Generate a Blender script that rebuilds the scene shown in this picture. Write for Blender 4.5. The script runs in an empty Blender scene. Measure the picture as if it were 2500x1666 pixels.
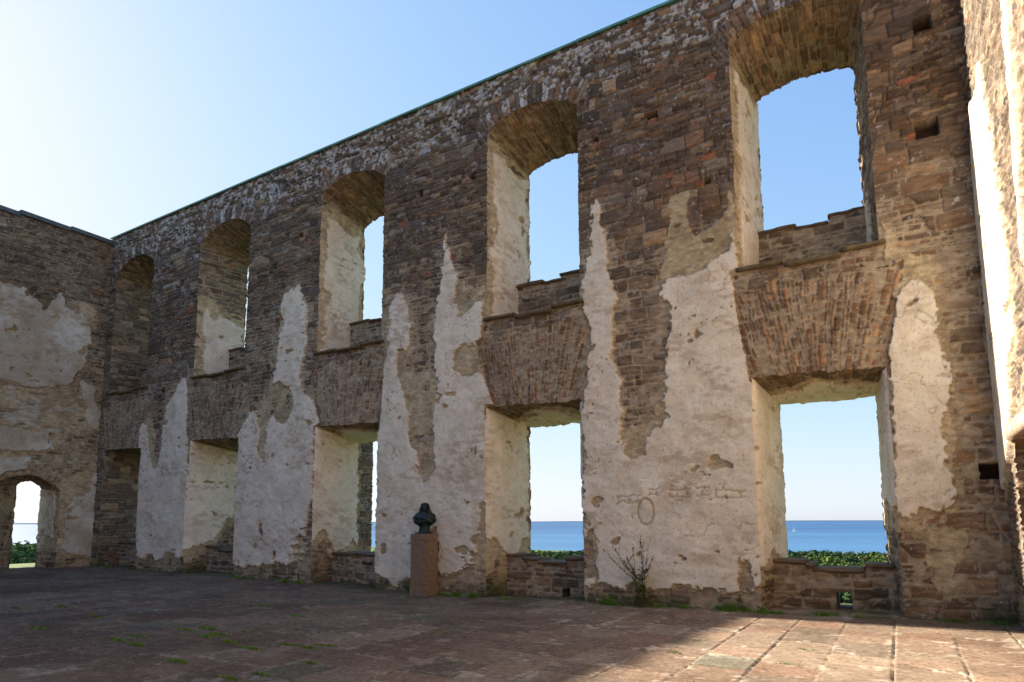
import bpy, bmesh, math, random
import numpy as np
from mathutils import Matrix, Vector

sc = bpy.context.scene
C = sc.collection
# ------------------------------------------------------------------ camera
F_PX, PX, PY, YAW, PITCH, ROLL = 1566.86, 1250.0, 1085.83, 0.540652, 0.119169, -0.0036096
cam_d = bpy.data.cameras.new('camera')
cam = bpy.data.objects.new('camera', cam_d); C.objects.link(cam)
cam.matrix_world = (Matrix.Translation((0, 0, 1.6)) @ Matrix.Rotation(YAW, 4, 'Z')
                    @ Matrix.Rotation(math.pi/2+PITCH, 4, 'X') @ Matrix.Rotation(ROLL, 4, 'Z'))
cam_d.sensor_width = 36; cam_d.lens = F_PX/2500*36
cam_d.shift_y = (PY-833)/2500
cam_d.clip_start = .05; cam_d.clip_end = 90000
sc.camera = cam
# ------------------------------------------------------------------ light
SUN = Vector((-23.0, 0.90, 12.4)).normalized()      # direction towards the sun
sun_el = math.asin(SUN.z); sun_az = math.atan2(SUN.x, SUN.y)
w = bpy.data.worlds.new('World'); sc.world = w; w.use_nodes = True
nt = w.node_tree; nt.nodes.clear()
out = nt.nodes.new('ShaderNodeOutputWorld'); bg = nt.nodes.new('ShaderNodeBackground')
sky = nt.nodes.new('ShaderNodeTexSky'); sky.sky_type = 'NISHITA'; sky.sun_disc = False
sky.sun_elevation = sun_el; sky.sun_rotation = sun_az
sky.air_density = 1.0; sky.dust_density = .55; sky.ozone_density = 1.4; sky.altitude = 30
bg.inputs[1].default_value = .15
sx = nt.nodes.new('ShaderNodeSeparateXYZ'); cx = nt.nodes.new('ShaderNodeCombineXYZ'); nt.links.new(sky.outputs[0], sx.inputs[0])
for ch, k in ((0, .335), (1, .425), (2, .80)):            # soften the very bright horizon of the clear sky
    m1 = nt.nodes.new('ShaderNodeMath'); m1.operation = 'MULTIPLY'; m1.inputs[1].default_value = -k
    m2 = nt.nodes.new('ShaderNodeMath'); m2.operation = 'EXPONENT'; m3 = nt.nodes.new('ShaderNodeMath'); m3.operation = 'SUBTRACT'; m3.inputs[0].default_value = 1
    m4 = nt.nodes.new('ShaderNodeMath'); m4.operation = 'MULTIPLY'; m4.inputs[1].default_value = 2.0
    nt.links.new(sx.outputs[ch], m1.inputs[0]); nt.links.new(m1.outputs[0], m2.inputs[0]); nt.links.new(m2.outputs[0], m3.inputs[1]); nt.links.new(m3.outputs[0], m4.inputs[0]); nt.links.new(m4.outputs[0], cx.inputs[ch])
nt.links.new(cx.outputs[0], bg.inputs[0]); nt.links.new(bg.outputs[0], out.inputs[0])
sl = bpy.data.lights.new('sun', 'SUN'); sl.energy = 5.0; sl.angle = math.radians(.55); sl.color = (1, .9, .76)
so = bpy.data.objects.new('sun', sl); C.objects.link(so)
so.rotation_euler = SUN.to_track_quat('Z', 'Y').to_euler(); so.location = (-30, 0, 40)
sc.view_settings.view_transform = 'Standard'; sc.view_settings.look = 'None'
sc.view_settings.exposure = 1.8; sc.view_settings.gamma = 1
sc.render.engine = 'CYCLES'
sc.cycles.max_bounces = 10; sc.cycles.diffuse_bounces = 6

# ------------------------------------------------------------------ tracing of the plaster left on the walls (metres on each wall)
WHITE={
'w12':[(-22.92,0.46),(-22.50,0.50),(-22.80,3.52),(-22.87,4.84),(-22.67,5.21),(-22.36,4.87),(-22.09,3.86),(-21.85,3.37),(-21.62,3.42),(-21.45,3.98),(-21.34,5.17),(-21.18,5.61),(-20.79,5.95),(-20.53,6.35),(-20.31,6.45),(-20.12,5.95),(-19.62,0.58),(-19.89,0.48),(-20.17,0.44),(-20.42,0.60),(-20.74,0.62),(-21.04,0.42),(-21.34,0.35),(-21.57,0.58),(-21.87,0.54),(-22.11,0.39)],
'w23a':[(-17.32,0.41),(-17.50,4.16),(-17.27,4.48),(-16.84,4.92),(-16.54,4.96),(-16.35,4.21),(-16.46,3.75),(-16.06,3.38),(-16.04,3.92),(-15.97,4.38),(-15.78,4.75),(-15.43,4.46),(-15.15,4.44),(-14.94,4.74),(-14.89,5.12),(-15.12,5.54),(-15.51,5.78),(-15.76,5.74),(-15.74,6.14),(-15.66,7.33),(-15.59,8.13),(-15.33,8.63),(-14.92,8.81),(-14.57,8.61),(-14.41,7.92),(-14.38,6.74),(-14.51,6.43),(-14.60,5.99),(-14.66,5.74),(-14.53,5.28),(-14.23,5.08),(-13.94,4.90),(-13.69,4.32),(-14.01,4.22),(-13.95,2.20),(-14.08,2.06),(-14.17,1.60),(-14.25,1.12),(-14.16,0.71),(-14.39,0.52),(-14.85,0.39),(-15.29,0.50),(-15.85,0.33),(-16.43,0.39),(-16.92,0.27)],
'w34a':[(-11.60,0.29),(-11.58,2.72),(-11.56,4.09),(-11.48,5.60),(-11.29,6.16),(-11.33,6.76),(-11.25,7.46),(-11.12,7.62),(-10.98,7.67),(-10.89,7.57),(-10.61,6.99),(-10.56,6.63),(-10.64,6.07),(-10.96,6.04),(-10.99,5.30),(-10.72,4.93),(-10.62,4.47),(-10.50,4.29),(-10.63,3.96),(-10.47,3.56),(-10.29,3.33),(-10.25,2.83),(-10.04,2.58),(-9.84,2.64),(-9.70,2.86),(-9.74,4.16),(-9.68,5.04),(-9.73,5.94),(-9.80,6.51),(-9.73,7.87),(-9.61,8.61),(-9.45,8.79),(-9.32,8.55),(-9.15,7.75),(-9.11,7.06),(-8.95,6.65),(-8.62,6.81),(-8.41,6.93),(-8.22,6.79),(-8.25,6.58),(-8.33,6.27),(-8.35,5.87),(-8.56,5.87),(-8.94,5.95),(-9.12,5.74),(-9.12,5.35),(-8.94,5.10),(-8.55,5.10),(-8.28,5.19),(-8.12,4.75),(-7.91,4.26),(-8.20,4.27),(-8.19,2.09),(-8.39,1.99),(-8.44,1.29),(-8.54,0.99),(-8.51,0.59),(-8.78,0.52),(-9.15,0.36),(-9.48,0.33),(-9.62,0.45),(-9.55,1.07),(-9.74,1.17),(-9.87,0.15),(-10.34,0.15),(-10.55,0.23),(-10.76,0.09),(-10.97,0.03),(-11.19,0.18)],
'w45':[(-5.73,0.29),(-5.71,0.44),(-5.46,0.44),(-5.47,1.04),(-5.56,1.25),(-5.68,1.29),(-5.72,2.04),(-5.73,4.10),(-5.60,4.57),(-5.55,5.04),(-5.53,5.72),(-5.70,6.21),(-5.70,6.30),(-5.63,6.82),(-5.55,7.13),(-5.48,7.60),(-5.37,8.08),(-5.38,8.65),(-5.31,8.76),(-5.18,8.59),(-5.17,8.16),(-5.06,7.83),(-4.96,7.48),(-5.01,7.01),(-4.97,6.46),(-4.78,6.37),(-4.94,6.12),(-4.98,5.71),(-5.01,5.18),(-4.93,4.70),(-4.84,4.54),(-4.89,4.15),(-4.78,3.77),(-4.84,3.33),(-4.80,3.08),(-4.73,2.96),(-4.54,2.88),(-4.33,2.96),(-4.26,3.29),(-4.20,3.51),(-4.01,3.50),(-3.92,3.64),(-3.79,3.66),(-3.83,3.77),(-3.93,3.99),(-3.83,4.42),(-3.83,5.02),(-3.79,5.31),(-3.74,5.90),(-3.86,6.19),(-3.91,6.22),(-3.86,6.40),(-3.55,6.58),(-3.24,6.54),(-3.03,6.65),(-2.75,6.76),(-2.55,6.92),(-2.55,7.10),(-2.36,7.41),(-2.35,6.59),(-2.35,6.49),(-2.50,6.39),(-2.52,6.34),(-2.43,6.03),(-2.39,5.59),(-2.33,5.08),(-2.27,4.59),(-2.21,4.22),(-2.10,4.12),(-2.19,0.48),(-2.37,0.33),(-2.62,0.32),(-2.89,0.25),(-3.09,0.31),(-3.34,0.38),(-3.75,0.33),(-4.13,0.29),(-4.69,0.35),(-4.86,0.25),(-5.19,0.29)],
'w5r':[(-0.04,4.15),(0.05,4.91),(0.15,5.24),(0.28,5.53),(0.43,5.68),(0.58,5.57),(0.74,5.29),(0.72,4.80),(0.78,4.43),(0.81,4.06),(0.82,3.58),(0.73,3.16),(0.70,2.95),(0.70,2.42),(0.78,2.01),(0.61,1.81),(0.44,1.78),(0.30,1.73),(0.16,1.64),(0.04,1.69),(-0.05,1.78),(-0.03,3.02)],
'wp1':[(-4.58,1.68),(-4.45,1.66),(-4.37,1.53),(-4.42,1.32),(-4.55,1.25),(-4.70,1.33),(-4.72,1.53)],
}
TAN={
't12':[(-21.04,5.97),(-20.23,6.11),(-20.04,4.62),(-20.43,3.63),(-20.71,3.42),(-21.02,4.55)],
't12b':[(-22.54,5.28),(-22.13,5.24),(-21.65,3.24),(-21.76,2.36),(-22.06,3.41)],
't23':[(-16.58,4.96),(-16.17,5.45),(-15.61,5.83),(-14.90,5.32),(-14.79,4.60),(-15.24,4.36),(-15.69,4.68),(-15.95,4.18),(-16.00,3.34),(-16.50,3.69)],
't23b':[(-15.62,7.59),(-15.26,8.07),(-15.08,7.24),(-15.22,6.33),(-15.51,6.77)],
't34':[(-11.43,6.66),(-11.14,7.32),(-10.69,7.36),(-10.39,6.49),(-10.44,5.47),(-9.70,5.37),(-9.61,4.15),(-9.66,2.81),(-9.90,2.53),(-10.32,2.73),(-10.69,3.80),(-10.56,4.24),(-11.09,5.20),(-11.41,5.82)],
't34c':[(-9.21,6.02),(-8.30,5.94),(-8.20,5.13),(-8.94,5.04),(-9.20,5.36)],
't34q':[(-8.56,2.10),(-8.11,2.09),(-8.11,0.31),(-8.59,0.29),(-8.54,0.99)],
't34w':[(-9.22,7.65),(-8.31,7.35),(-8.25,6.80),(-8.95,6.59)],
't45':[(-3.68,8.28),(-3.32,8.22),(-3.24,7.43),(-3.16,7.28),(-2.63,7.56),(-2.44,8.05),(-2.30,7.43),(-2.53,6.86),(-3.01,6.56),(-3.54,6.49),(-3.99,6.39),(-3.89,6.93),(-3.68,7.54)],
't45b':[(-4.25,3.96),(-3.89,4.06),(-3.72,3.64),(-4.18,3.41)],
't45c':[(-4.88,3.51),(-4.17,3.55),(-4.27,2.84),(-4.80,2.87)],
't45d':[(-5.67,6.33),(-5.46,6.39),(-5.11,6.32),(-5.07,5.66),(-5.19,5.42),(-5.58,5.48)],
't5r':[(0.06,6.86),(0.25,6.34),(0.49,6.05),(0.70,5.93),(0.82,5.52),(0.86,4.40),(0.85,3.24),(0.84,2.40),(0.96,2.04),(0.91,1.22),(0.77,0.68),(0.58,0.40),(0.41,0.46),(0.17,1.21),(-0.05,1.64),(-0.07,5.31)],
}
LWHITE={
'lw1':[(7.97,9.45),(9.01,9.73),(9.74,9.73),(9.79,9.53),(10.04,9.42),(10.41,9.36),(10.73,9.51),(10.84,9.76),(11.01,9.67),(11.16,9.46),(11.57,9.28),(11.86,8.96),(11.95,8.38),(12.01,8.14),(11.82,7.95),(11.88,7.36),(11.65,6.82),(11.37,6.43),(10.63,6.28),(10.04,6.22),(9.27,6.37),(8.22,6.26)],
'lw2':[(8.35,4.63),(9.39,4.80),(9.84,4.81),(10.34,4.74),(11.06,4.36),(10.99,4.16),(10.20,4.00),(9.45,3.97),(8.41,3.92)],
'lw3':[(8.44,3.57),(9.48,3.65),(10.33,3.87),(10.39,3.34),(9.70,3.20),(9.52,3.04),(8.52,2.55)],
'lw4':[(11.53,0.67),(11.52,1.96),(11.79,2.43),(12.34,2.69),(12.48,3.66),(12.54,3.47),(12.56,1.73),(12.62,0.34),(12.10,0.46),(11.75,0.52)],
'lw5':[(11.65,6.79),(12.21,6.59),(12.46,5.63),(12.45,4.99),(12.18,4.96),(11.94,5.81)],
}
LTAN={
'lt1':[(8.25,5.98),(10.04,6.25),(11.37,6.49),(11.69,6.21),(12.36,5.72),(12.45,4.99),(11.57,4.84),(11.15,4.18),(10.33,3.87),(9.48,3.63),(8.44,3.55)],
'lt2':[(11.10,9.69),(11.63,9.65),(12.10,9.43),(11.96,8.88),(11.66,9.21)],
'lt3':[(11.24,2.92),(12.49,3.86),(12.73,0.29),(11.26,0.45),(11.33,1.73)],
}
# ------------------------------------------------------------------ noise
def h2(ix, iy, s):
    n = (ix.astype(np.int64)*374761393 + iy.astype(np.int64)*668265263 + s*974634777) & 0xffffffff
    n = ((n ^ (n >> 13))*1274126177) & 0xffffffff
    n = ((n ^ (n >> 16))*2246822519) & 0xffffffff
    n = n ^ (n >> 15)
    return (n & 0xffffff)/16777215.
def vn(x, y, s):
    x0 = np.floor(x); y0 = np.floor(y); fx = x-x0; fy = y-y0
    fx = fx*fx*(3-2*fx); fy = fy*fy*(3-2*fy)
    a = h2(x0, y0, s); b = h2(x0+1, y0, s); c = h2(x0, y0+1, s); d = h2(x0+1, y0+1, s)
    return a+(b-a)*fx+(c-a)*fy+(a-b-c+d)*fx*fy
def fbm(x, y, s, o=4):
    t = 0; a = 1; n = 0
    for i in range(o):
        t = t+a*vn(x*2**i+17.3*i, y*2**i+9.1*i, s+i*7); n += a; a *= .5
    return t/n
def ss(a, b, x):
    t = np.clip((x-a)/(b-a), 0, 1); return t*t*(3-2*t)
def mix(a, b, t):
    t = np.asarray(t)[..., None]; return a*(1-t)+b*t
def c3(*c): return np.array(c, float)

_mcache = {}
def masonry(u, v, seed, hr=(.08, .24), lr=(1.3, 3.4), warp=.05, panel=1.5, soft=.03):
    """irregular coursed masonry: distance to the joint, stone id"""
    key = (seed, hr, lr)
    if key not in _mcache:
        rg = np.random.RandomState(seed)
        hs = hr[0]+(hr[1]-hr[0])*rg.rand(900)**1.35
        ed = (-32 if hr[0] > .5 else -14)+np.concatenate([[0], np.cumsum(hs)])
        flat = []
        for r in range(len(hs)):
            if ed[r] > 34: break
            ln = hs[r]*(lr[0]+(lr[1]-lr[0])*rg.rand(int(70/(hs[r]*lr[0]))+2))
            j = np.cumsum(ln)-35-rg.rand()*2; j = j[j < 36]
            flat.append(r*1000+500+np.concatenate([[-60], j, [60]]))
        _mcache[key] = (ed, np.concatenate(flat), len(flat))
    ed, flat, nr = _mcache[key]
    w1 = fbm(u*.8, v*.8, seed+1, 2)-.5
    jx = (vn(u*7, v*7, seed+2)-.5)*soft+(vn(u*20, v*20, seed+5)-.5)*soft*.35
    jy = (vn(u*6, v*8, seed+3)-.5)*soft+(vn(u*22, v*22, seed+6)-.5)*soft*.35
    dpan = np.full(np.shape(u), 9.); pid = np.zeros(np.shape(u))
    if panel:
        pp = u/panel+(vn(u*0, v*1.7, seed+4)-.5)*.9+(vn(u*3, v*9, seed+8)-.5)*.12
        pid = np.floor(pp); dpan = np.minimum(pp-pid, pid+1-pp)*panel
    vv = v+w1*2*warp+jy+h2(pid, pid*0, seed+9)*.5
    row = np.clip(np.searchsorted(ed, vv.ravel()).reshape(vv.shape)-1, 0, nr-1)
    dv = np.minimum(vv-ed[row], ed[row+1]-vv)
    uk = row*1000+500+np.clip(u+jx, -34, 34)
    k = np.searchsorted(flat, uk.ravel()).reshape(uk.shape); k = np.clip(k, 1, len(flat)-1)
    du = np.minimum(np.minimum(uk-flat[k-1], flat[k]-uk), dpan)
    r = np.minimum(.035, (ed[row+1]-ed[row])*.35)
    du2 = np.maximum(r-du, 0); dv2 = np.maximum(r-dv, 0)
    d = np.where((du < r) & (dv < r), r-np.sqrt(du2**2+dv2**2), np.minimum(du, dv))
    idn = k*7.0+pid*131
    return d, idn, ed[row+1]-ed[row]
def hid(i, s): return h2(i, i*0+3, s)

def sdf(polys, x, y, pad=.5):
    """signed distance, positive inside any polygon; -9 far outside"""
    outd = np.full(x.shape, -9.)
    for p in polys:
        p = np.asarray(p)
        m = (x > p[:, 0].min()-pad) & (x < p[:, 0].max()+pad) & (y > p[:, 1].min()-pad) & (y < p[:, 1].max()+pad)
        if not m.any(): continue
        a = x[m]; b = y[m]; dd = np.full(a.shape, 1e9); ins = np.zeros(a.shape, bool)
        for i in range(len(p)):
            x0, y0 = p[i]; x1, y1 = p[(i+1) % len(p)]
            ex, ey = x1-x0, y1-y0; L = ex*ex+ey*ey+1e-12
            t = np.clip(((a-x0)*ex+(b-y0)*ey)/L, 0, 1)
            dd = np.minimum(dd, (a-x0-t*ex)**2+(b-y0-t*ey)**2)
            cr = ((y0 > b) != (y1 > b)); cr &= a < ex*(b-y0)/(ey if abs(ey) > 1e-12 else 1e-12)+x0
            ins ^= cr
        s_ = np.where(ins, 1, -1)*np.sqrt(dd)
        outd[m] = np.maximum(outd[m], s_)
    return outd

# ------------------------------------------------------------------ materials (node based; stone-by-stone colour comes in as an attribute)
def mat_masonry(name, rough=.9, fine=60, amp=.35, bump=.35, streak=(1, 1, 2.5), spec=.2):
    m = bpy.data.materials.new(name); m.use_nodes = True; t = m.node_tree; N = t.nodes; L = t.links
    b = N['Principled BSDF']; b.inputs['Roughness'].default_value = rough
    b.inputs['Specular IOR Level'].default_value = spec
    at = N.new('ShaderNodeAttribute'); at.attribute_name = 'Col'
    tc = N.new('ShaderNodeTexCoord'); mp = N.new('ShaderNodeMapping'); mp.inputs['Scale'].default_value = streak
    n1 = N.new('ShaderNodeTexNoise'); n1.inputs['Scale'].default_value = fine; n1.inputs['Detail'].default_value = 6; n1.inputs['Roughness'].default_value = .7
    n2 = N.new('ShaderNodeTexNoise'); n2.inputs['Scale'].default_value = fine*.13; n2.inputs['Detail'].default_value = 5
    L.new(tc.outputs['Object'], mp.inputs[0]); L.new(mp.outputs[0], n1.inputs[0]); L.new(mp.outputs[0], n2.inputs[0])
    r1 = N.new('ShaderNodeMapRange'); r1.inputs[1].default_value = .25; r1.inputs[2].default_value = .75
    r1.inputs[3].default_value = 1-amp; r1.inputs[4].default_value = 1+amp
    r2 = N.new('ShaderNodeMapRange'); r2.inputs[1].default_value = .3; r2.inputs[2].default_value = .7
    r2.inputs[3].default_value = 1-amp*.5; r2.inputs[4].default_value = 1+amp*.5
    L.new(n1.outputs[0], r1.inputs[0]); L.new(n2.outputs[0], r2.inputs[0])
    mu = N.new('ShaderNodeMath'); mu.operation = 'MULTIPLY'; L.new(r1.outputs[0], mu.inputs[0]); L.new(r2.outputs[0], mu.inputs[1])
    vm = N.new('ShaderNodeVectorMath'); vm.operation = 'SCALE'; L.new(at.outputs['Color'], vm.inputs[0]); L.new(mu.outputs[0], vm.inputs['Scale'])
    L.new(vm.outputs[0], b.inputs['Base Color'])
    bp = N.new('ShaderNodeBump'); bp.inputs['Strength'].default_value = bump; bp.inputs['Distance'].default_value = .02
    L.new(n1.outputs[0], bp.inputs['Height']); L.new(bp.outputs[0], b.inputs['Normal'])
    return m
def mat_simple(name, col, rough=.7, metal=0, nscale=8, amp=.25, bump=.2, spec=.3, col2=None):
    m = bpy.data.materials.new(name); m.use_nodes = True; t = m.node_tree; N = t.nodes; L = t.links
    b = N['Principled BSDF']; b.inputs['Roughness'].default_value = rough; b.inputs['Metallic'].default_value = metal
    b.inputs['Specular IOR Level'].default_value = spec
    tc = N.new('ShaderNodeTexCoord'); n1 = N.new('ShaderNodeTexNoise'); n1.inputs['Scale'].default_value = nscale; n1.inputs['Detail'].default_value = 6
    L.new(tc.outputs['Object'], n1.inputs[0])
    cr = N.new('ShaderNodeValToRGB'); e = cr.color_ramp.elements
    c2 = col2 or tuple(c*(1-amp) for c in col)
    e[0].position = .35; e[0].color = (*c2, 1); e[1].position = .65; e[1].color = (*(tuple(c*(1+amp) for c in col) if not col2 else col), 1)
    L.new(n1.outputs[0], cr.inputs[0]); L.new(cr.outputs[0], b.inputs['Base Color'])
    if bump:
        bp = N.new('ShaderNodeBump'); bp.inputs['Strength'].default_value = bump; bp.inputs['Distance'].default_value = .02
        L.new(n1.outputs[0], bp.inputs['Height']); L.new(bp.outputs[0], b.inputs['Normal'])
    return m
M_STONE = mat_masonry('rubble_stone', .9, 42, .55, .7)
M_PLAST = mat_masonry('lime_plaster', .93, 38, .12, .3, (1, 1, 1))
M_FLOOR = mat_masonry('sandstone_paving', .85, 70, .38, .35, (1, 1, 1))
M_COPPER = mat_simple('green_copper', (.10, .25, .20), .6, .2, 4)
M_LEAD = mat_simple('grey_lead', (.09, .10, .11), .6, .2, 4)
M_BRONZE = mat_simple('dark_bronze', (.02, .024, .026), .42, .6, 9, spec=.5, col2=(.022, .042, .042))
M_PED = mat_simple('red_sandstone', (.225, .15, .10), .8, 0, 14, .2, .15)
M_IRON = mat_simple('dark_iron', (.02, .02, .022), .6, .5, 10)

# ------------------------------------------------------------------ mesh helpers
def newmesh(name, V, Fq, mat, parent=None, col=None, smooth=True, quads=True):
    me = bpy.data.meshes.new(name)
    V = np.ascontiguousarray(V, np.float32); Fq = np.ascontiguousarray(Fq, np.int32); k = Fq.shape[1]
    me.vertices.add(len(V)); me.vertices.foreach_set('co', V.ravel())
    me.loops.add(Fq.size); me.loops.foreach_set('vertex_index', Fq.ravel())
    me.polygons.add(len(Fq)); me.polygons.foreach_set('loop_start', np.arange(0, Fq.size, k, dtype=np.int32))
    try: me.polygons.foreach_set('loop_total', np.full(len(Fq), k, np.int32))
    except Exception: pass
    me.update(calc_edges=True)
    if col is not None:
        a = me.color_attributes.new('Col', 'FLOAT_COLOR', 'POINT')
        cc = np.ones((len(V), 4), np.float32); cc[:, :3] = np.clip(col, .004, .9); a.data.foreach_set('color', cc.ravel())
    if smooth: me.polygons.foreach_set('use_smooth', np.ones(len(Fq), bool))
    me.materials.append(mat)
    o = bpy.data.objects.new(name, me); C.objects.link(o)
    if parent: o.parent = parent
    return o
def subset(V, Fq, col, mask):
    f = Fq[mask]; used, inv = np.unique(f.ravel(), return_inverse=True)
    return V[used], inv.reshape(f.shape), col[used]
def thing(name, label, cat, group=None, loc=(0, 0, 0)):
    o = bpy.data.objects.new(name, None); C.objects.link(o); o.location = loc
    o.empty_display_size = .2
    o['label'] = label; o['category'] = cat
    if group: o['group'] = group
    return o
def tag(o, label, cat, group=None, kind=None):
    o['label'] = label; o['category'] = cat
    if group: o['group'] = group
    if kind: o['kind'] = kind
    return o

CLEAN = {}
def densify(front, back, tags, step=.05, nf=.010, nb=.020, seed=0):
    f, b, t = [], [], []
    n = len(front)
    for i in range(n):
        a = np.array(front[i]); c = np.array(front[(i+1) % n]); A = np.array(back[i]); Cc = np.array(back[(i+1) % n])
        m = max(1, int(round(np.linalg.norm(c-a)/step)))
        for j in range(m):
            q = j/m; f.append(a+(c-a)*q); b.append(A+(Cc-A)*q); t.append(tags[i])
    f = np.array(f); b = np.array(b); g = np.random.RandomState(seed)
    fc, bc = f.copy(), b.copy()
    def bites(p, amp):
        # each stone of the edge sticks out by its own amount
        o_ = np.zeros(len(p)); k = 0
        while k < len(p):
            m = g.randint(1, 6); o_[k:k+m] = (g.rand()-.5)*2*amp*(1.6 if g.rand() < .15 else 1); k += m
        tn_ = np.roll(p, -1, 0)-np.roll(p, 1, 0); nn_ = np.stack([-tn_[:, 1], tn_[:, 0]], 1)/(np.linalg.norm(tn_, axis=1)[:, None]+1e-9)
        return p+nn_*o_[:, None]+(g.rand(*p.shape)-.5)*.4*amp
    f = bites(f, nf); b = bites(b, nb)
    CLEAN[id(f)] = (f, fc, bc)
    return f, b, t

def near_param(P, poly):
    n = len(poly); best = np.full(len(P), 1e9); bi = np.zeros(len(P), int); bt = np.zeros(len(P))
    for i in range(n):
        a = poly[i]; e = poly[(i+1) % n]-a; L = (e**2).sum()+1e-12
        t = np.clip(((P-a)@e)/L, 0, 1); d = ((P-a-t[:, None]*e)**2).sum(1)
        m = d < best; best[m] = d[m]; bi[m] = i; bt[m] = t[m]
    return bi, bt

def monotone(e, vb, bi, bt, poly):
    """walk the cut edge and make its outline parameter rise steadily, so nothing folds over"""
    seg = np.linalg.norm(np.roll(poly, -1, 0)-poly, axis=1); cum = np.concatenate([[0], np.cumsum(seg)]); T = cum[-1]
    s = dict(zip(vb.tolist(), (cum[bi]+bt*seg[bi]).tolist())); adj = {}
    for a, c in e.tolist(): adj.setdefault(a, []).append(c); adj.setdefault(c, []).append(a)
    done = set(); res = {}
    starts = [v for v in adj if len(adj[v]) == 1]+list(adj)
    for st in starts:
        if st in done: continue
        path = [st]; done.add(st)
        while True:
            nx = [q for q in adj[path[-1]] if q not in done]
            if not nx: break
            path.append(nx[0]); done.add(nx[0])
        v = np.array([s[p] for p in path]); d = np.diff(v); d = (d+T/2) % T-T/2; v = v[0]+np.concatenate([[0], np.cumsum(d)])
        sg = 1 if v[-1] >= v[0] else -1; v = v*sg
        v = (np.maximum.accumulate(v)+np.minimum.accumulate(v[::-1])[::-1])/2
        k = np.array([.25, .5, .25]); 
        for _ in range(10 if len(poly) > 8 else 0):
            if len(v) > 4: v[1:-1] = .25*v[:-2]+.5*v[1:-1]+.25*v[2:]
        v = v*sg
        for p, q in zip(path, v): res[p] = q % T
    sv = np.array([res[p] for p in vb.tolist()]); bi = np.clip(np.searchsorted(cum, sv, side='right')-1, 0, len(poly)-1); bt = np.clip((sv-cum[bi])/seg[bi], 0, 1)
    return bi, bt

def sheet(us, vs, holes, surf, to3, flip=False):
    """height-field wall face with openings cut along polygons; returns data for meshes and reveals"""
    nu, nv = len(us), len(vs)
    U, V = np.meshgrid(us, vs, indexing='ij'); P = np.stack([U.ravel(), V.ravel()], 1)
    idx = np.arange(nu*nv).reshape(nu, nv)
    cu = (U[:-1, :-1]+U[1:, 1:])/2; cv = (V[:-1, :-1]+V[1:, 1:])/2
    rem = np.zeros(cu.shape, int)
    edges = []; params = []
    for hi, h in enumerate(holes):
        ins = sdf([h.get('c', h['f'])], cu, cv, .05) > 0
        rem[ins] = hi+1
    pr = np.zeros((nu+1, nv+1), int); pr[1:-1, 1:-1] = rem
    for hi, h in enumerate(holes):
        r = pr == hi+1
        # vertical cell borders (between i-1 and i): edge verts (i,j)-(i,j+1)
        e = []
        for di, dj in ((1, 0), (0, 1)):
            if di: A = r[:-1, 1:-1]; B = r[1:, 1:-1]; K = (pr[:-1, 1:-1] == 0) | (pr[1:, 1:-1] == 0); x = (A != B) & K; ii, jj = np.nonzero(x); ok = (ii >= 0) & (ii < nu); ii, jj = ii[ok], jj[ok]; e.append(np.stack([idx[ii, jj], idx[ii, jj+1]], 1))
            else: A = r[1:-1, :-1]; B = r[1:-1, 1:]; x = (A != B); ii, jj = np.nonzero(x); e.append(np.stack([idx[ii, jj], idx[ii+1, jj]], 1))
        e = np.concatenate(e); edges.append(e)
        vb = np.unique(e)
        bi, bt = near_param(P[vb], h['f'])
        bi, bt = monotone(e, vb, bi, bt, h['f'])
        params.append((vb, bi, bt)); a = h['f'][bi]; c = h['f'][(bi+1) % len(h['f'])]
        P[vb] = a+(c-a)*bt[:, None]
    keep = (rem == 0)
    q = np.stack([idx[:-1, :-1][keep], idx[1:, :-1][keep], idx[1:, 1:][keep], idx[:-1, 1:][keep]], 1)
    if flip: q = q[:, ::-1]
    H, col, lay = surf(P[:, 0], P[:, 1])
    V3 = to3(P[:, 0], P[:, 1], H)
    return dict(V=V3, F=q, P=P, col=col, lay=lay, edges=edges, params=params)

def emit_sheet(S, parent, names=('stone_face', 'plaster')):
    fl = S['lay'][S['F']].mean(1) > .5
    v, f, c = subset(S['V'], S['F'], S['col'], ~fl); newmesh(names[0], v, f, M_STONE, parent, c)
    if fl.any():
        v, f, c = subset(S['V'], S['F'], S['col'], fl); newmesh(names[1], v, f, M_PLAST, parent, c)

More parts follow.
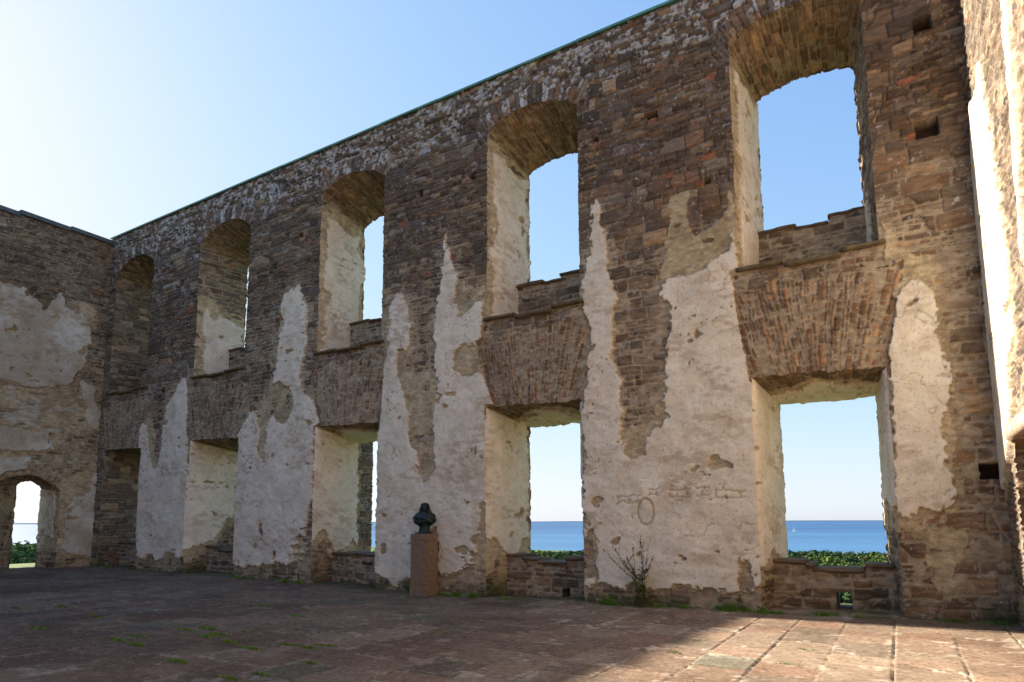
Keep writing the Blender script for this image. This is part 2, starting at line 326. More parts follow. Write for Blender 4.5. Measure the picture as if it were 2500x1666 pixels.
def reveal(S, k, hole, depths, jamb, place, parent, name='window_reveal'):
    """the inside of an opening: rings from the face's own edge back through the wall"""
    e = S['edges'][k]; vb, inv = np.unique(e, return_inverse=True); e = inv.reshape(e.shape).copy()
    f, b, tags = hole['f'], hole['b'], np.array(hole['t']); n = len(f)
    _vb, bi, bt = S['params'][k]
    fcl = CLEAN[id(f)][1]
    seg = np.roll(fcl, -1, 0)-fcl; ln = np.linalg.norm(seg, axis=1); arc = np.concatenate([[0], np.cumsum(ln)[:-1]])
    nor = np.stack([-seg[:, 1], seg[:, 0]], 1)/ln[:, None]
    cen = f.mean(0); sgn = np.sign(((cen-f)*nor).sum(1))
    nor = nor*np.sign(np.median(sgn))
    ds = s_all = arc[bi]+bt*ln[bi]; Tl = ln.sum(); ds = (ds[e[:, 1]]-ds[e[:, 0]]+Tl/2) % Tl-Tl/2
    e[ds < 0] = e[ds < 0][:, ::-1]                 # every strip the same way round
    tg = tags[bi]; s = arc[bi]+bt*ln[bi]; nn = nor[bi]
    corner = [i for i in range(n) if tags[i] != tags[i-1]]
    dc = np.full(len(vb), 9.)
    for i in corner: dc = np.minimum(dc, np.linalg.norm(S['P'][vb]-f[i], axis=1))
    _, fc, bc = CLEAN[id(f)]
    at_ = lambda q_: q_[bi]+(q_[(bi+1) % n]-q_[bi])*bt[:, None]
    Pn, Pbn, Pf, Pb = at_(f), at_(b), at_(fc), at_(bc)
    D = depths[-1]; nk = len(depths)
    B = len(vb); dd = np.repeat(np.array(depths)[None, :], B, 0)
    q = (dd/D)[..., None]; pos = Pf[:, None, :]*(1-q)+Pb[:, None, :]*q+(Pn-Pf)[:, None, :]*(1-ss(0, .07, dd))[..., None]+(Pbn-Pb)[:, None, :]*ss(.93, 1, q)
    tt = np.repeat(tg[:, None], nk, 1); sN = np.repeat(s[:, None], nk, 1)
    H, col, lay = jamb(tt, sN, dd, pos[..., 0], pos[..., 1])
    H = H*ss(0, .06, np.repeat(dc[:, None], nk, 1))*ss(0, .05, dd)
    pos = pos+nn[:, None, :]*H[..., None]
    V = place(pos[..., 0], pos[..., 1], dd)
    V[:, 0] = S['V'][vb]
    V = V.reshape(-1, 3); col = col.reshape(-1, 3); lay = lay.ravel()
    a = (e[:, 0]*nk)[:, None]+np.arange(nk-1)[None]; c = (e[:, 1]*nk)[:, None]+np.arange(nk-1)[None]
    F4 = np.stack([a, c, c+1, a+1], -1).reshape(-1, 4)
    fl = lay[F4].mean(1) > .5
    v, ff, cc = subset(V, F4, col, ~fl); o = newmesh(name, v, ff, M_STONE, parent, cc)
    if fl.any():
        v, ff, cc = subset(V, F4, col, fl); newmesh('plaster', v, ff, M_PLAST, o, cc)
    return o

# ------------------------------------------------------------------ colours
def stone_colours(i, u, v, seed, warm=0., red=0.):
    r2 = hid(i, seed+11); r3 = hid(i, seed+12)
    pal = [c3(.140, .108, .086), c3(.112, .094, .088), c3(.180, .160, .136), c3(.155, .106, .078), c3(.25, .195, .14), c3(.085, .068, .056), c3(.25, .12, .068)]
    th = [.30, .48, .62, .74, .88, .992, 1.01]
    col = np.zeros(u.shape+(3,)); prev = -1
    for p, t in zip(pal, th):
        m = (r2 > prev) & (r2 <= t); col[m] = p; prev = t
    col *= c3(1.03, 1.0, .95)[None]*(.64+.64*r3)[..., None]
    st = fbm(u*6, v*26, seed+13, 3); col *= (.68+.64*st)[..., None]
    wv = np.broadcast_to(np.asarray(warm, float), u.shape)
    col = mix(col, col*c3(1.45, 1.08, .78)+c3(.03, .015, .004), wv)
    return col
MORT_TOP = c3(.20, .162, .128); MORT_LOW = c3(.50, .39, .26)
WHITE_C = c3(.77, .69, .57); TAN_C = c3(.49, .39, .25)

def surface(u, v, seed, sdw, sdt, fill, warm, lichen, moss=None, pat=None, relief=1.):
    """one wall face: stones, mortar, tan undercoat, white plaster -> height, colour, layer(plaster=1)"""
    d, i, hh = masonry(u, v, seed) if pat is None else pat
    col = stone_colours(i, u, v, seed, warm)
    hs = (hid(i, seed+20)-.5)*.04+(fbm(u*9, v*14, seed+21, 3)-.5)*.03
    hs = hs-.05*(1-ss(0, .020+.55*np.clip(fill+.035, 0, .04), d))
    # flaked, layered stone
    hs = hs+.010*(ss(.42, .58, vn(u*2.2, v*30, seed+22))-.5)
    fill = np.minimum(fill, -.006); hm = fill+(fbm(u*5, v*5, seed+23, 4)-.5)*.05
    mo = ss(-.004, .004, hm-hs)
    mcol = mix(MORT_TOP, MORT_LOW, np.clip((fill+.05)/.07, 0, 1)); mcol = mcol*(.72+.56*fbm(u*11, v*11, seed+24, 3))[..., None]
    h = np.maximum(hs, hm); col = mix(col, mcol, mo)
    dust = ss(.44, .62, fbm(u*3.0, v*4.5, seed+26, 5))*np.clip((fill+.045)/.05, 0, 1)*.36+.05; col = mix(col, mcol*1.02, dust*(1-mo))
    # lichen: white blotches on the stones and small round spots
    bl = ss(.46, .58, fbm(u*12, v*12, seed+30, 4)+.16*(hid(i, seed+34)-.5))*ss(.60, .72, hid(i, seed+31)*.62+lichen*.42+.35*(fbm(u*.9, v*2.0, seed+35, 2)-.5))*(lichen > .02)
    cell = vn(u*24, v*24, seed+32); sp = ss(.86, .90, cell)*ss(.47, .64, fbm(u*1.7, v*1.7, seed+33, 2)+.12)*(lichen > -.5)
    li = np.clip(bl*np.clip(lichen*1.3, 0, 1)+sp*.75, 0, 1)*(1-mo*.8)
    col = mix(col, c3(.62, .62, .63), li*.68)
    # undercoat and plaster
    rag = (fbm(u*4, v*4, seed+40, 4)-.5)*.22+(vn(u*24, v*24, seed+41)-.5)*.03
    st = sdt+rag*1.1; sw = sdw-ss(5.5, 8.5, v)*np.clip(fbm(u*2.6, v*1.6, seed+49, 4)-.42, -.03, 1)*.75+(fbm(u*3.2, v*3.2, seed+47, 3)-.5)*.17+(fbm(u*13, v*13, seed+48, 4)-.5)*.17
    rim = sw > -.010-.15*np.clip(fbm(u*2.3, v*2.3, seed+42, 3)-.42, 0, 1)*1.4
    sw = np.minimum(sw, (.80-fbm(u*2.4, v*3.4, seed+63, 3))*.9)
    tn = (st > 0) | rim
    tcol = TAN_C*(.72+.5*fbm(u*14, v*14, seed+43, 4))[..., None]
    tcol = mix(tcol, tcol*c3(.62, .58, .52), ss(.56, .68, fbm(u*2.3, v*2.3, seed+44, 4))*.6)
    ht = .012+(fbm(u*6, v*6, seed+45, 4)-.5)*.02
    peep = (vn(u*3.1, v*6.3, seed+46) > .80) & (~rim)
    tn &= ~peep
    h = np.where(tn, np.maximum(h*.35, ht), h); col = np.where(tn[..., None], tcol, col)
    pit = ss(.86, .92, vn(u*17, v*17, seed+50))*ss(.60, .72, fbm(u*.9, v*.9, seed+51, 3))
    lump = fbm(u*1.6, v*1.9, seed+52, 5); fin = fbm(u*7+v*3, v*8-u*2, seed+53, 5)
    wcol = WHITE_C*(.86+.26*fbm(u*2.1, v*2.1, seed+54, 4))[..., None]
    dirt = ss(.50, .66, fbm(u*1.1, v*1.8, seed+55, 4))*ss(.42, .62, fbm(u*6+v*2, v*13, seed+56, 4))
    wcol = mix(wcol, c3(.40, .29, .185), dirt*.5)
    wcol = mix(wcol, c3(.55, .40, .26), ss(.5, .62, fbm(u*3.3, v*3.3, seed+57, 4))*.22)
    wcol = mix(wcol, c3(.12, .09, .07), pit*.8)
    sk = ss(.79, .83, vn(u*46, v*46, seed+58)); wcol = mix(wcol, c3(.2, .15, .11), sk*.35)
    hw = .046+(lump-.5)*.06*(.3+.7*relief)+(fin-.5)*.022*relief-pit*.02
    wh = sw > 0
    # thin dark line painted as the shadow under the plaster's broken edge
    wcol = mix(wcol, c3(.30, .21, .12), (1-ss(0, .022, sw))*.5)
    crk = ss(.010, .002, np.abs(fbm(u*1.1, v*1.1, seed+60, 5)-.5))*ss(.48, .58, fbm(u*.7, v*.7, seed+61, 2)); wcol = mix(wcol, c3(.22, .16, .11), crk*.5)
    h = np.where(wh, np.maximum(hw*ss(-.002, .015, sw)+.010-crk*.008, .02), h); col = np.where(wh[..., None], wcol, col)
    if moss is not None: col = mix(col, c3(.055, .07, .022), moss)
    return h, col, wh.astype(float)
# ================================================================== GROUND LEVELS
_bx = [-27, -22.6, -17.2, -11.6, -8.2, -5.7, -2.0, 0, 1.5]; _bz = [.03, .02, -.01, -.09, -.12, -.08, -.02, .01, .03]
def floor_z(x, y):
    return np.interp(x, _bx, _bz)*ss(8, 12, y)
YW, TH, ZTOP, XL, XR = 12.5, 1.6, 12.6, -25.6, 1.43
# ================================================================== MAIN WALL
BAYS = [  # upper xl,xr ; lower xl,xr ; inset left/right
    dict(u=(-25.15, -22.66), l=(-25.1, -22.62), ins=(.3, .25)),
    dict(u=(-19.88, -17.25), l=(-19.85, -17.27), ins=(.385, .25)),
    dict(u=(-14.02, -11.56), l=(-13.97, -11.58), ins=(.21, .22)),
    dict(u=(-8.20, -5.74), l=(-8.22, -5.75), ins=(.29, .24)),
    dict(u=(-2.37, -.01), l=(-2.24, -.03), ins=(.23, .21))]
def arch_pts(xa, za, xb, zb, zc, n=10):
    """points from right springing to left springing (exclusive of ends)"""
    out_ = []
    for k in range(1, n):
        t = k/n; x = xb+(xa-xb)*t; z = zb+(za-zb)*t
        out_.append((x, z+(zc-(za+zb)/2)*math.sin(math.pi*t)**.72))
    return out_
holes = []
for k, b in enumerate(BAYS):
    xl, xr = b['u']; il, ir = b['ins']; sl_ = 11.22 if k > 1 else 10.98; sr_ = 11.08
    F_ = [(xl, 6.38), (xr, 6.36), (xr, sr_)]+arch_pts(xl, sl_, xr, sr_, 11.53)+[(xl, sl_)]
    B_ = [(xl+il, 6.78), (xr-ir, 6.78), (xr-ir, 10.80)]+arch_pts(xl+il, 10.74, xr-ir, 10.80, 11.0)+[(xl+il, 10.74)]
    T_ = ['B', 'R']+['T']*10+['L']
    f, bb, t = densify(F_, B_, T_, seed=k)
    holes.append(dict(f=f, b=bb, t=t, kind='u', bay=k, c=CLEAN[id(f)][1]))
    xl, xr = b['l']
    F_ = [(xl, -.55), (xr, -.55), (xr, 4.21), (xl, 4.29)]
    B_ = [(xl+il, -.55), (xr-ir, -.55), (xr-ir, 4.02), (xl+il, 4.02)]
    f, bb, t = densify(F_, B_, ['B', 'R', 'T', 'L'], seed=k+20)
    g = np.random.RandomState(k)
    for i, tt in enumerate(t):                       # ragged ends of the standing stones over the lower openings
        if tt == 'T' and 0 < i: f[i, 1] += (g.rand()-.55)*.05
    holes.append(dict(f=f, b=bb, t=t, kind='l', bay=k, c=CLEAN[id(f)][1]))

PUTLOG = [(-8.67, 10.21, .11, .09), (-4.0, 10.2, .12, .08), (-5.32, 10.07, .07, .07), (.88, 10.2, .13, .13), (.82, 8.28, .17, .15), (1.28, 2.36, .15, .13),
          (-10.3, 10.2, .08, .08), (-14.9, 10.15, .1, .09), (-16.0, 9.4, .09, .08), (-20.9, 9.9, .1, .09), (-21.6, 6.1, .1, .1), (-2.9, 8.4, .06, .05)]
BRICKS = [(-4.0, 10.09, .10, .05), (-5.34, 9.98, .07, .06), (-8.72, 10.1, .06, .05), (-9.2, 8.2, .08, .09), (-10.05, 7.95, .08, .08), (-10.9, 9.5, .08, .07), (-3.7, 8.75, .15, .05),
          (-2.85, 8.9, .13, .06), (-2.75, 10.6, .09, .05), (.58, 8.2, .07, .06), (.6, 9.25, .15, .06), (-14.5, 9.9, .09, .09), (-15.6, 9.3, .09, .07), (-15.6, 7.7, .08, .07), (-9.6, 9.6, .06, .06), (-21.2, 7.6, .09, .07), (-21.9, 9.6, .07, .07)]
LOSSES = [(-16.08, 1.33, .13, .26), (-15.42, .66, .08, .12), (-14.3, 1.12, .30, .09), (-14.25, .90, .36, .08), (-14.2, 1.42, .24, .07), (-14.3, .66, .28, .08), (-8.40, 1.15, .20, .16), (-8.45, .80, .28, .12), (-8.9, 6.77, .10, .14), (-5.6, 1.1, .16, .45), (-2.5, .55, .16, .30), (-13.7, 6.1, .12, .12), (-9.7, 1.35, .06, .07), (-3.2, 5.25, .05, .06)]
def surf_main(u, v):
    sw = sdf(list(WHITE.values()), u, v); stn = sdf(list(TAN.values()), u, v)
    for a_, b_, rx, rz in LOSSES: sw = np.minimum(sw, (np.hypot((u-a_)/rx, (v-b_)/rz)-1)*min(rx, rz))
    low = 1-ss(5.6, 9.6, v+1.6*(fbm(u*.4, v*.4, 500, 3)-.5))
    mr = sdf([TAN[k_] for k_ in ('t5r', 't34q', 't34w', 't12', 't45d')], u, v)
    stn = sdf([p_ for k_, p_ in TAN.items() if k_ not in ('t5r', 't34q', 't34w', 't12')], u, v)
    low = np.minimum(low, .9)
    fill = -.045+.030*low+.012*ss(-.30, .1, stn)+.016*ss(-.4, .2, mr)+.02*(fbm(u*.6, v*.6, 501, 3)-.5)
    fill = fill+.020*ss(-.5, -.02, sw)
    stn = np.maximum(stn, np.minimum(mr*.9-.02, (fbm(u*1.5, v*1.2, 502, 4)-.46)*1.3))
    fill = fill-.012*ss(10.9, 11.6, v)
    warm = .10+.22*ss(-14, 0, u)+.28*ss(-.5, .1, stn)+.25*ss(.2, -3, -u*0+v*0+3)*0
    warm = warm+.18*ss(-.4, .9, u)*ss(10.5, 8.5, v)
    lich = np.clip(.9*ss(11.0, 11.9, v)*(.45+.55*ss(-26, -14, u))-.25*ss(-2, 0, u)+.22*ss(8.6, 10.2, v)+.25*ss(-16, -20, u)*ss(8, 9.5, v), 0, 1)*ss(7.2, 9, v)
    base = ss(.34, .02, v-floor_z(u, v*0+12.5)+.25*(fbm(u*1.5, v*2, 510, 3)-.5))
    moss = base*.75*ss(.4, .62, fbm(u*2.2, v*3, 511, 3))
    d0, i0, hh = masonry(u, v, 70, (.10, .34), (1.05, 2.4), .06, 1.5)
    d1, i1, _ = masonry(u, v, 69, (.045, .13), (1.8, 4.8), .05, 1.3)
    thin = fbm(u*.55, v*1.0, 503, 3)+.10*(v-8.6)/4 > .56
    d = np.where(thin, d1, d0); i = np.where(thin, i1+3e5, i0)
    # fans of standing stones: relieving arches over lower windows, rings over upper windows
    fan = np.zeros(u.shape, bool)
    for b in BAYS:
        xa, xb = b['l']; xc = (xa+xb)/2; ua, ub = b['u']
        hw_ = (xb-xa)/2
        r = np.hypot(u-xc, v-.9); th = np.arctan2(u-xc, v-.9)*4.6
        df, jf, _ = masonry(r*1.0+.2, th+100*0, 90, (.05, .14), (1.5, 3.6), .04, 0, .04)
        m = (np.abs(u-xc) < hw_+.08+.13*(v-4.2)+.30*(fbm(u*2, v*2, 95, 3)-.5)) & (v > 4.0) & (v < 5.95+.25*(vn(u*2.4, v*0, 96)-.5)+.12*np.cos(np.clip(u-xc, -1.5, 1.5)*1.1))
        ringd = np.abs(r-4.62)
        df = np.minimum(df, ringd+.004)
        d = np.where(m, df, d); i = np.where(m, jf+5e5, i); fan |= m
        xc = (ua+ub)/2
        r = np.hypot(u-xc, v-9.0); th = np.arctan2(u-xc, v-9.0)*2.6
        df, jf, _ = masonry(r, th, 91, (.07, .15), (2.6, 5.), .01, 0, .015)
        m = (r < 3.02+.12*(vn(th*6, r*0, 97)-.5)) & (v > 10.85) & (np.abs(u-xc) < 1.52)
        d = np.where(m, np.minimum(df, np.abs(r-3.02)), d); i = np.where(m, jf+8e5, i)
    h, col, lay = surface(u, v, 70, np.where(fan & (sw < .06), -9, sw), np.where(fan, -9, stn), np.where(fan, -.014+.03*(fbm(u*1.5, v*1.5, 98, 3)-.5), fill), warm+.62*fan*ss(-26, -6, u), lich*(~fan), moss, (d, i, hh))
    for (a, b_, sx, sz) in PUTLOG:
        m = (np.abs(u-a+.02*(vn(v*12, u*0, 5)-.5)) < sx) & (np.abs(v-b_) < sz); h = np.where(m, -.30, h); col = np.where(m[..., None], c3(.07, .045, .03), col)
    for (a, b_, sx, sz) in BRICKS:
        m = (np.abs(u-a+.03*(vn(v*14, u*9, 5)-.5)) < sx) & (np.abs(v-b_+.02*(vn(v*12, u*14, 6)-.5)) < sz); h = np.where(m, -.02, h); col = np.where(m[..., None], c3(.30, .125, .07)*(.7+.6*vn(u*30, v*30, 7))[..., None], col)
    # scratched marks in the plaster of the fourth pier
    for (xa, xb, zz, sd) in ((-5.0, -4.45, 2.03, 1), (-4.3, -4.05, 2.17, 2), (-3.88, -3.45, 2.14, 3), (-3.36, -3.08, 2.16, 4), (-2.98, -2.42, 2.10, 5)):
        t = (u-xa)/(xb-xa); inb = (t > 0) & (t < 1)
        env = .065*(.7+.6*vn(u*6, v*0, 600+sd))
        wob = .045*(vn(u*17, v*0, 610+sd)-.5)
        ln = np.abs(v-zz-wob)
        out_l = (np.abs(ln-env) < .013) | ((vn(u*22, v*9, 620+sd) > .70) & (ln < env))
        m = inb & out_l & (ln < env+.014)
        col = np.where(m[..., None], col*.45+c3(.46, .34, .21)*.5, col); h = np.where(m, h-.018, h)
    e = np.hypot((u+4.36)/.16, (v-1.78)/.26); e = e+.10*(fbm(u*9, v*9, 630, 2)-.5)
    m = np.abs(e-1) < .11; col = np.where(m[..., None], col*.4+c3(.42, .30, .18)*.55, col); h = np.where(m, h-.02, h)
    return h, col, lay
us = [XL-.2]
while us[-1] < XR+.08: us.append(us[-1]+.00142*math.hypot(us[-1], 12.5))
us = np.array(us); vs = np.arange(-.5, ZTOP+.001, .0205); vs[-1] = ZTOP
main = thing('ruined_wall', 'tall roofless stone wall with two rows of five window openings and patchy white plaster', 'wall', loc=(0, 0, 0))
S = sheet(us, vs, holes, surf_main, lambda a, b, h: np.stack([a, YW-h, b], 1))
emit_sheet(S, main)

def make_jamb(bay, kind):
    sd = 200+bay*10+(5 if kind == 'u' else 0)
    def jamb(tt, s, dep, x, z):
        L_ = tt == 'L'; R_ = tt == 'R'; T_ = tt == 'T'; B_ = tt == 'B'
        v = np.where(T_ | B_, s, z); u = dep+np.where(R_, 7., 0)
        d, i, hh = masonry(u, v, sd)
        dt, it, ht = masonry(dep*1.0, s+3, sd+1, (.05, .18), (1.1, 3.0), .03, 0, .04)
        d = np.where(T_, dt, d); i = np.where(T_, it+9e5, i)
        r1 = fbm(dep*1.3, z*.7, sd+2, 4); rz = fbm(dep*2.2, z*1.1, sd+3, 4)
        sw = np.full(x.shape, -9.); stn = np.full(x.shape, -9.)
        if kind == 'u':
            top = 10.75 if bay >= 3 else (10.55 if bay == 2 else 8.75)
            wl = np.minimum(dep-.10-.20*(r1-.35)-.10*ss(9.5, 11, z), 1.56-dep)
            wl = np.minimum(wl, top-1.1*(dep-.2)*(.12 if bay >= 2 else .25)-z+.5*(rz-.5))
            if bay == 0: wl = wl*0-9
            if bay == 1: wl = np.minimum(wl, dep-.2-.25*ss(7.5, 7.2, z)*0)
            sw = np.where(L_, wl, sw); stn = np.where(L_, np.minimum(wl+.35, 9), stn)
            if bay == 4: sw = np.where(R_, np.minimum(dep-.7, 7.9-z+.8*(rz-.5)), sw)
            else: sw = np.where(R_, np.minimum(dep-.15, 9.3-z), sw)
        else:
            wl = np.minimum(1.50-dep+.10*(r1-.5), dep+1)
            bot = {0: 9., 1: .75+1.0*ss(.5, 1.5, dep), 2: .95+.5*ss(1.3, .9, dep)*0, 3: 1.05, 4: .8}[bay]
            edge = z-bot+(.9*(rz-.5))
            if bay in (2, 3): edge = edge-.55*ss(.9, .1, dep)*ss(.2, .9, r1+.3)*.6
            wl = np.minimum(wl, edge)
            if bay == 0: wl = np.full(x.shape, -9.)
            sw = np.where(L_, wl, sw); stn = np.where(L_, edge+(1.2 if bay == 3 else .35) if bay else x*0-.15+.5*(rz-.45), stn)
            sw = np.where(R_, np.minimum(1.3-dep, z-1.9+.8*(rz-.5)), sw); stn = np.where(R_, z-1.4+.6*(rz-.5), stn)
            sf = dep-.60-.80*(fbm(s*1.2, dep*.9, sd+6, 4)-.42)+.22*np.sin(s*2.1+bay)
            if bay < 2: sf = sf-9
            sw = np.where(T_, sf, sw); stn = np.where(T_, sf+.03, stn)
        fill = np.where(T_, -.024, np.where(L_ | R_, -.018, -.02))
        if bay == 0: fill = fill-.016; stn = np.where(L_, stn-.45*dep-.1, stn)  # first bay's jamb darkened further with depth: blocked light put into colour
        warm = np.where(T_, .55, .30)*(1 if bay > 1 else .4)
        moss = np.where(L_ | R_, ss(.45, .05, z)*.8*ss(.35, .6, r1), 0)
        return surface(u, v, sd, sw, stn, fill, warm+0*x, np.full(x.shape, -1.), moss, (d, i, hh), .35)
    return jamb
deps = np.concatenate([[0, .012, .03], np.arange(.055, TH+.001, .0305)]); deps[-1] = TH
for k, h in enumerate(holes):
    reveal(S, k, h, deps if h['bay'] > 1 else deps[::1], make_jamb(h['bay'], h['kind']),
           lambda a, b, d: np.stack([a, YW+d, b], -1), main)
# outer face of the same wall
bh = []
for h in holes:
    c = h['b'].mean(0); q = h['b']+(c-h['b'])/np.linalg.norm(c-h['b'], axis=1)[:, None]*.016
    g = np.random.RandomState(h['bay']+50); q = q+(g.rand(*q.shape)-.5)*.05
    bh.append(dict(f=q, b=q, t=h['t']))
def surf_plain(sd, warm=.1):
    def f_(u, v):
        d, i, hh = masonry(u, v, sd)
        return surface(u, v, sd, np.full(u.shape, -9.), np.full(u.shape, -9.), np.full(u.shape, -.025), warm, np.full(u.shape, .25), None, (d, i, hh))
    return f_
So = sheet(np.arange(XL-1.8, XR+1.9, .065), np.arange(-3, ZTOP+.05, .065), bh, surf_plain(71), lambda a, b, h: np.stack([a, YW+TH-.035+h*.6, b], 1), True)
emit_sheet(So, main, ('outer_face', 'plaster'))
del So

# ---------------------------------------------------------------- slabs, blocks
def slab_data(x0, x1, y0, y1, z0, z1, seed, res=.07, amp=.012, colr=(.17, .125, .09)):
    bm = bmesh.new(); bmesh.ops.create_cube(bm, size=1)
    for v in bm.verts: v.co = Vector(((x0+x1)/2+v.co.x*(x1-x0), (y0+y1)/2+v.co.y*(y1-y0), (z0+z1)/2+v.co.z*(z1-z0)))
    bmesh.ops.bevel(bm, geom=bm.edges[:], offset=min(.012, (z1-z0)*.25), segments=2, affect='EDGES')
    long_e = [e for e in bm.edges if e.calc_length() > res*1.6]
    for _ in range(3):
        le = [e for e in bm.edges if e.calc_length() > res*2]
        if not le: break
        bmesh.ops.subdivide_edges(bm, edges=le, cuts=1, use_grid_fill=True)
    bmesh.ops.triangulate(bm, faces=bm.faces[:])
    P = np.array([v.co[:] for v in bm.verts]); Fq = np.array([[v.index for v in f.verts] for f in bm.faces]); bm.free()
    n1 = fbm(P[:, 0]*5+P[:, 2]*3, P[:, 1]*5+seed, seed, 3)-.5; n2 = fbm(P[:, 0]*7, P[:, 2]*9+P[:, 1]*4, seed+5, 3)-.5
    P[:, 2] += n1*amp*2; P[:, 1] += n2*amp*3; P[:, 0] += (fbm(P[:, 1]*6, P[:, 2]*6, seed+8, 2)-.5)*amp*3
    cc = np.array(colr)[None]*(.65+.7*fbm(P[:, 0]*6, P[:, 1]*6+P[:, 2]*8, seed+9, 4))[:, None]
    return P, Fq, cc
def slab(name, parent, *a, **k):
    P, Fq, cc = slab_data(*a, **k); return newmesh(name, P, Fq, M_STONE, parent, cc)

def parapet(x0, x1, y0, y1, zb, tops, seed, parent, name='parapet', holes_=(), warm=.25, coping=True, moss=False):
    """low wall inside an opening: front face, top and back as one skin, with its own capstones"""
    tx = np.array([q for a_, b_, z_ in tops for q in (a_+.004, b_-.004)]); tz = np.array([z_ for a_, b_, z_ in tops for _ in (0, 1)])
    ztop = lambda x: np.interp(x, tx, tz)
    us_ = np.arange(x0, x1+.001, .03); nf = max(6, int((tz.max()-zb)/.028)); nb = 10
    def surf(u, v):
        rz = fbm(u*1.7, v*1.7, seed+4, 3)
        return surface(u, v, seed, np.full(u.shape, -9.), np.full(u.shape, -.35)+.9*(rz-.45)*(warm > .3), np.full(u.shape, -.012), warm, np.full(u.shape, -1.), (ss(zb+.25, zb, v)*.6*ss(.4, .6, rz) if moss else None))
    hs_ = []
    for hh in holes_:
        q = np.array(hh); hs_.append(dict(f=q, b=q, t=['B']*len(q)))
    vv = np.linspace(0, 1, nf)
    S_ = sheet(us_, vv, [dict(f=np.stack([h['f'][:, 0], (h['f'][:, 1]-zb)/(ztop(h['f'][:, 0])-zb)], 1), b=h['b'], t=h['t']) for h in hs_],
               lambda u, v: surf(u, zb+v*(ztop(u)-zb)), lambda u, v, h: np.stack([u, y0-h, zb+v*(ztop(u)-zb)], 1))
    o = newmesh(name, S_['V'], S_['F'], M_STONE, parent, S_['col'])
    # top and back skin
    n = len(us_); zt = ztop(us_); rows = []
    fy = [y0-.0, y0+.02]+list(np.linspace(y0+.05, y1, 8))
    for yy in fy: rows.append(np.stack([us_, np.full(n, yy), zt+(.0 if yy < y0+.01 else (fbm(us_*5, us_*0+yy*5, seed+6, 3)-.5)*.04)], 1))
    rows[0] = S_['V'].reshape(n, nf, 3)[:, -1]
    Vt = np.concatenate(rows); m = len(rows)
    a = np.arange(n-1)[None]+np.arange(m-1)[:, None]*n
    Ft = np.stack([a, a+1, a+1+n, a+n], -1).reshape(-1, 4)
    cc = c3(.16, .12, .085)*(.6+.8*fbm(Vt[:, 0]*5, Vt[:, 1]*5, seed+7, 4))[:, None]
    newmesh('wall_top', Vt, Ft, M_STONE, o, cc)
    if not holes_:
        bk = [np.stack([us_, np.full(n, y1), z_], 1) for z_ in (zt, zt*0+zb)]
        Vb = np.concatenate(bk); a = np.arange(n-1); newmesh('back_face', Vb, np.stack([a, a+n, a+n+1, a+1], -1), M_STONE, o, np.tile(c3(.13, .1, .08), (len(Vb), 1)))
    else:
        q = hs_[0]['f']; hx0, hx1 = q[:, 0].min(), q[:, 0].max(); hz1 = q[:, 1].max()
        # back face as three pieces round the drain, and the drain's own sides
        Vb = []; Fb = []
        def quad(*p): Fb.append([len(Vb)+j for j in range(4)]); Vb.extend(p)
        quad((x0, y1, zb), (hx0, y1, zb), (hx0, y1, hz1), (x0, y1, hz1)); quad((hx1, y1, zb), (x1, y1, zb), (x1, y1, hz1), (hx1, y1, hz1))
        quad((x0, y1, hz1), (x1, y1, hz1), (x1, y1, tz.min()), (x0, y1, tz.min()))
        quad((hx0, y0, zb), (hx0, y1, zb), (hx0, y1, hz1), (hx0, y0, hz1)); quad((hx1, y0, zb), (hx1, y1, zb), (hx1, y1, hz1), (hx1, y0, hz1))
        quad((hx0, y0, hz1), (hx1, y0, hz1), (hx1, y1, hz1), (hx0, y1, hz1))
        newmesh('drain_lining', np.array(Vb), np.array(Fb), M_STONE, o, np.tile(c3(.13, .1, .08), (len(Vb), 1)), smooth=False)
    if coping:
        g = random.Random(seed)
        for a_, b_, z_ in tops:
            xa_, xb_ = max(a_, x0), min(b_, x1); n_ = 1 if xb_-xa_ < 1.05 else 2; cut = xa_+(xb_-xa_)*g.uniform(.42, .58)
            for (p_, q_) in ([(xa_, xb_)] if n_ == 1 else [(xa_, cut), (cut, xb_)]):
                th_ = g.uniform(.05, .085)
                slab('capstone', o, p_-g.uniform(0, .03), q_-.008, y0-g.uniform(.02, .07), y1-g.uniform(0, .06), z_-.025, z_-.025+th_, seed*7+int(p_*100) % 97, amp=.02, colr=(.16, .115, .08))
    return o
# parapets in the upper openings and their front sills
for k, b in enumerate(BAYS):
    xl, xr = b['u']; il, ir = b['ins']
    tops = [(xl, xl+1.0, 7.50), (xl+1.0, xl+1.45, 7.46), (xl+1.45, xr, 7.58)]
    if k == 4: tops = [(xl, xl+.95, 7.52), (xl+.95, xl+1.55, 7.45), (xl+1.55, xr, 7.58)]
    parapet(xl+il*.66-.02, xr-ir*.66+.02, YW+1.08, YW+1.56, 6.55, tops, 300+k, main, 'parapet', warm=.25 if k > 2 else .05)
    x = xl-.05; g = random.Random(k+5); lv = [.05, -.03, .055] if k in (3, 4) else [.03, -.02, .03]
    for j, wd in enumerate((.85, .95, 2)):
        xe = min(x+wd, xr+.10)
        slab('window_sill', main, x, xe, YW-.085-.02*(j % 2), YW+.42, 6.36+lv[j]-.045, 6.36+lv[j]+.03, 400+k*3+j, colr=(.14, .105, .06))
        x = xe+.008
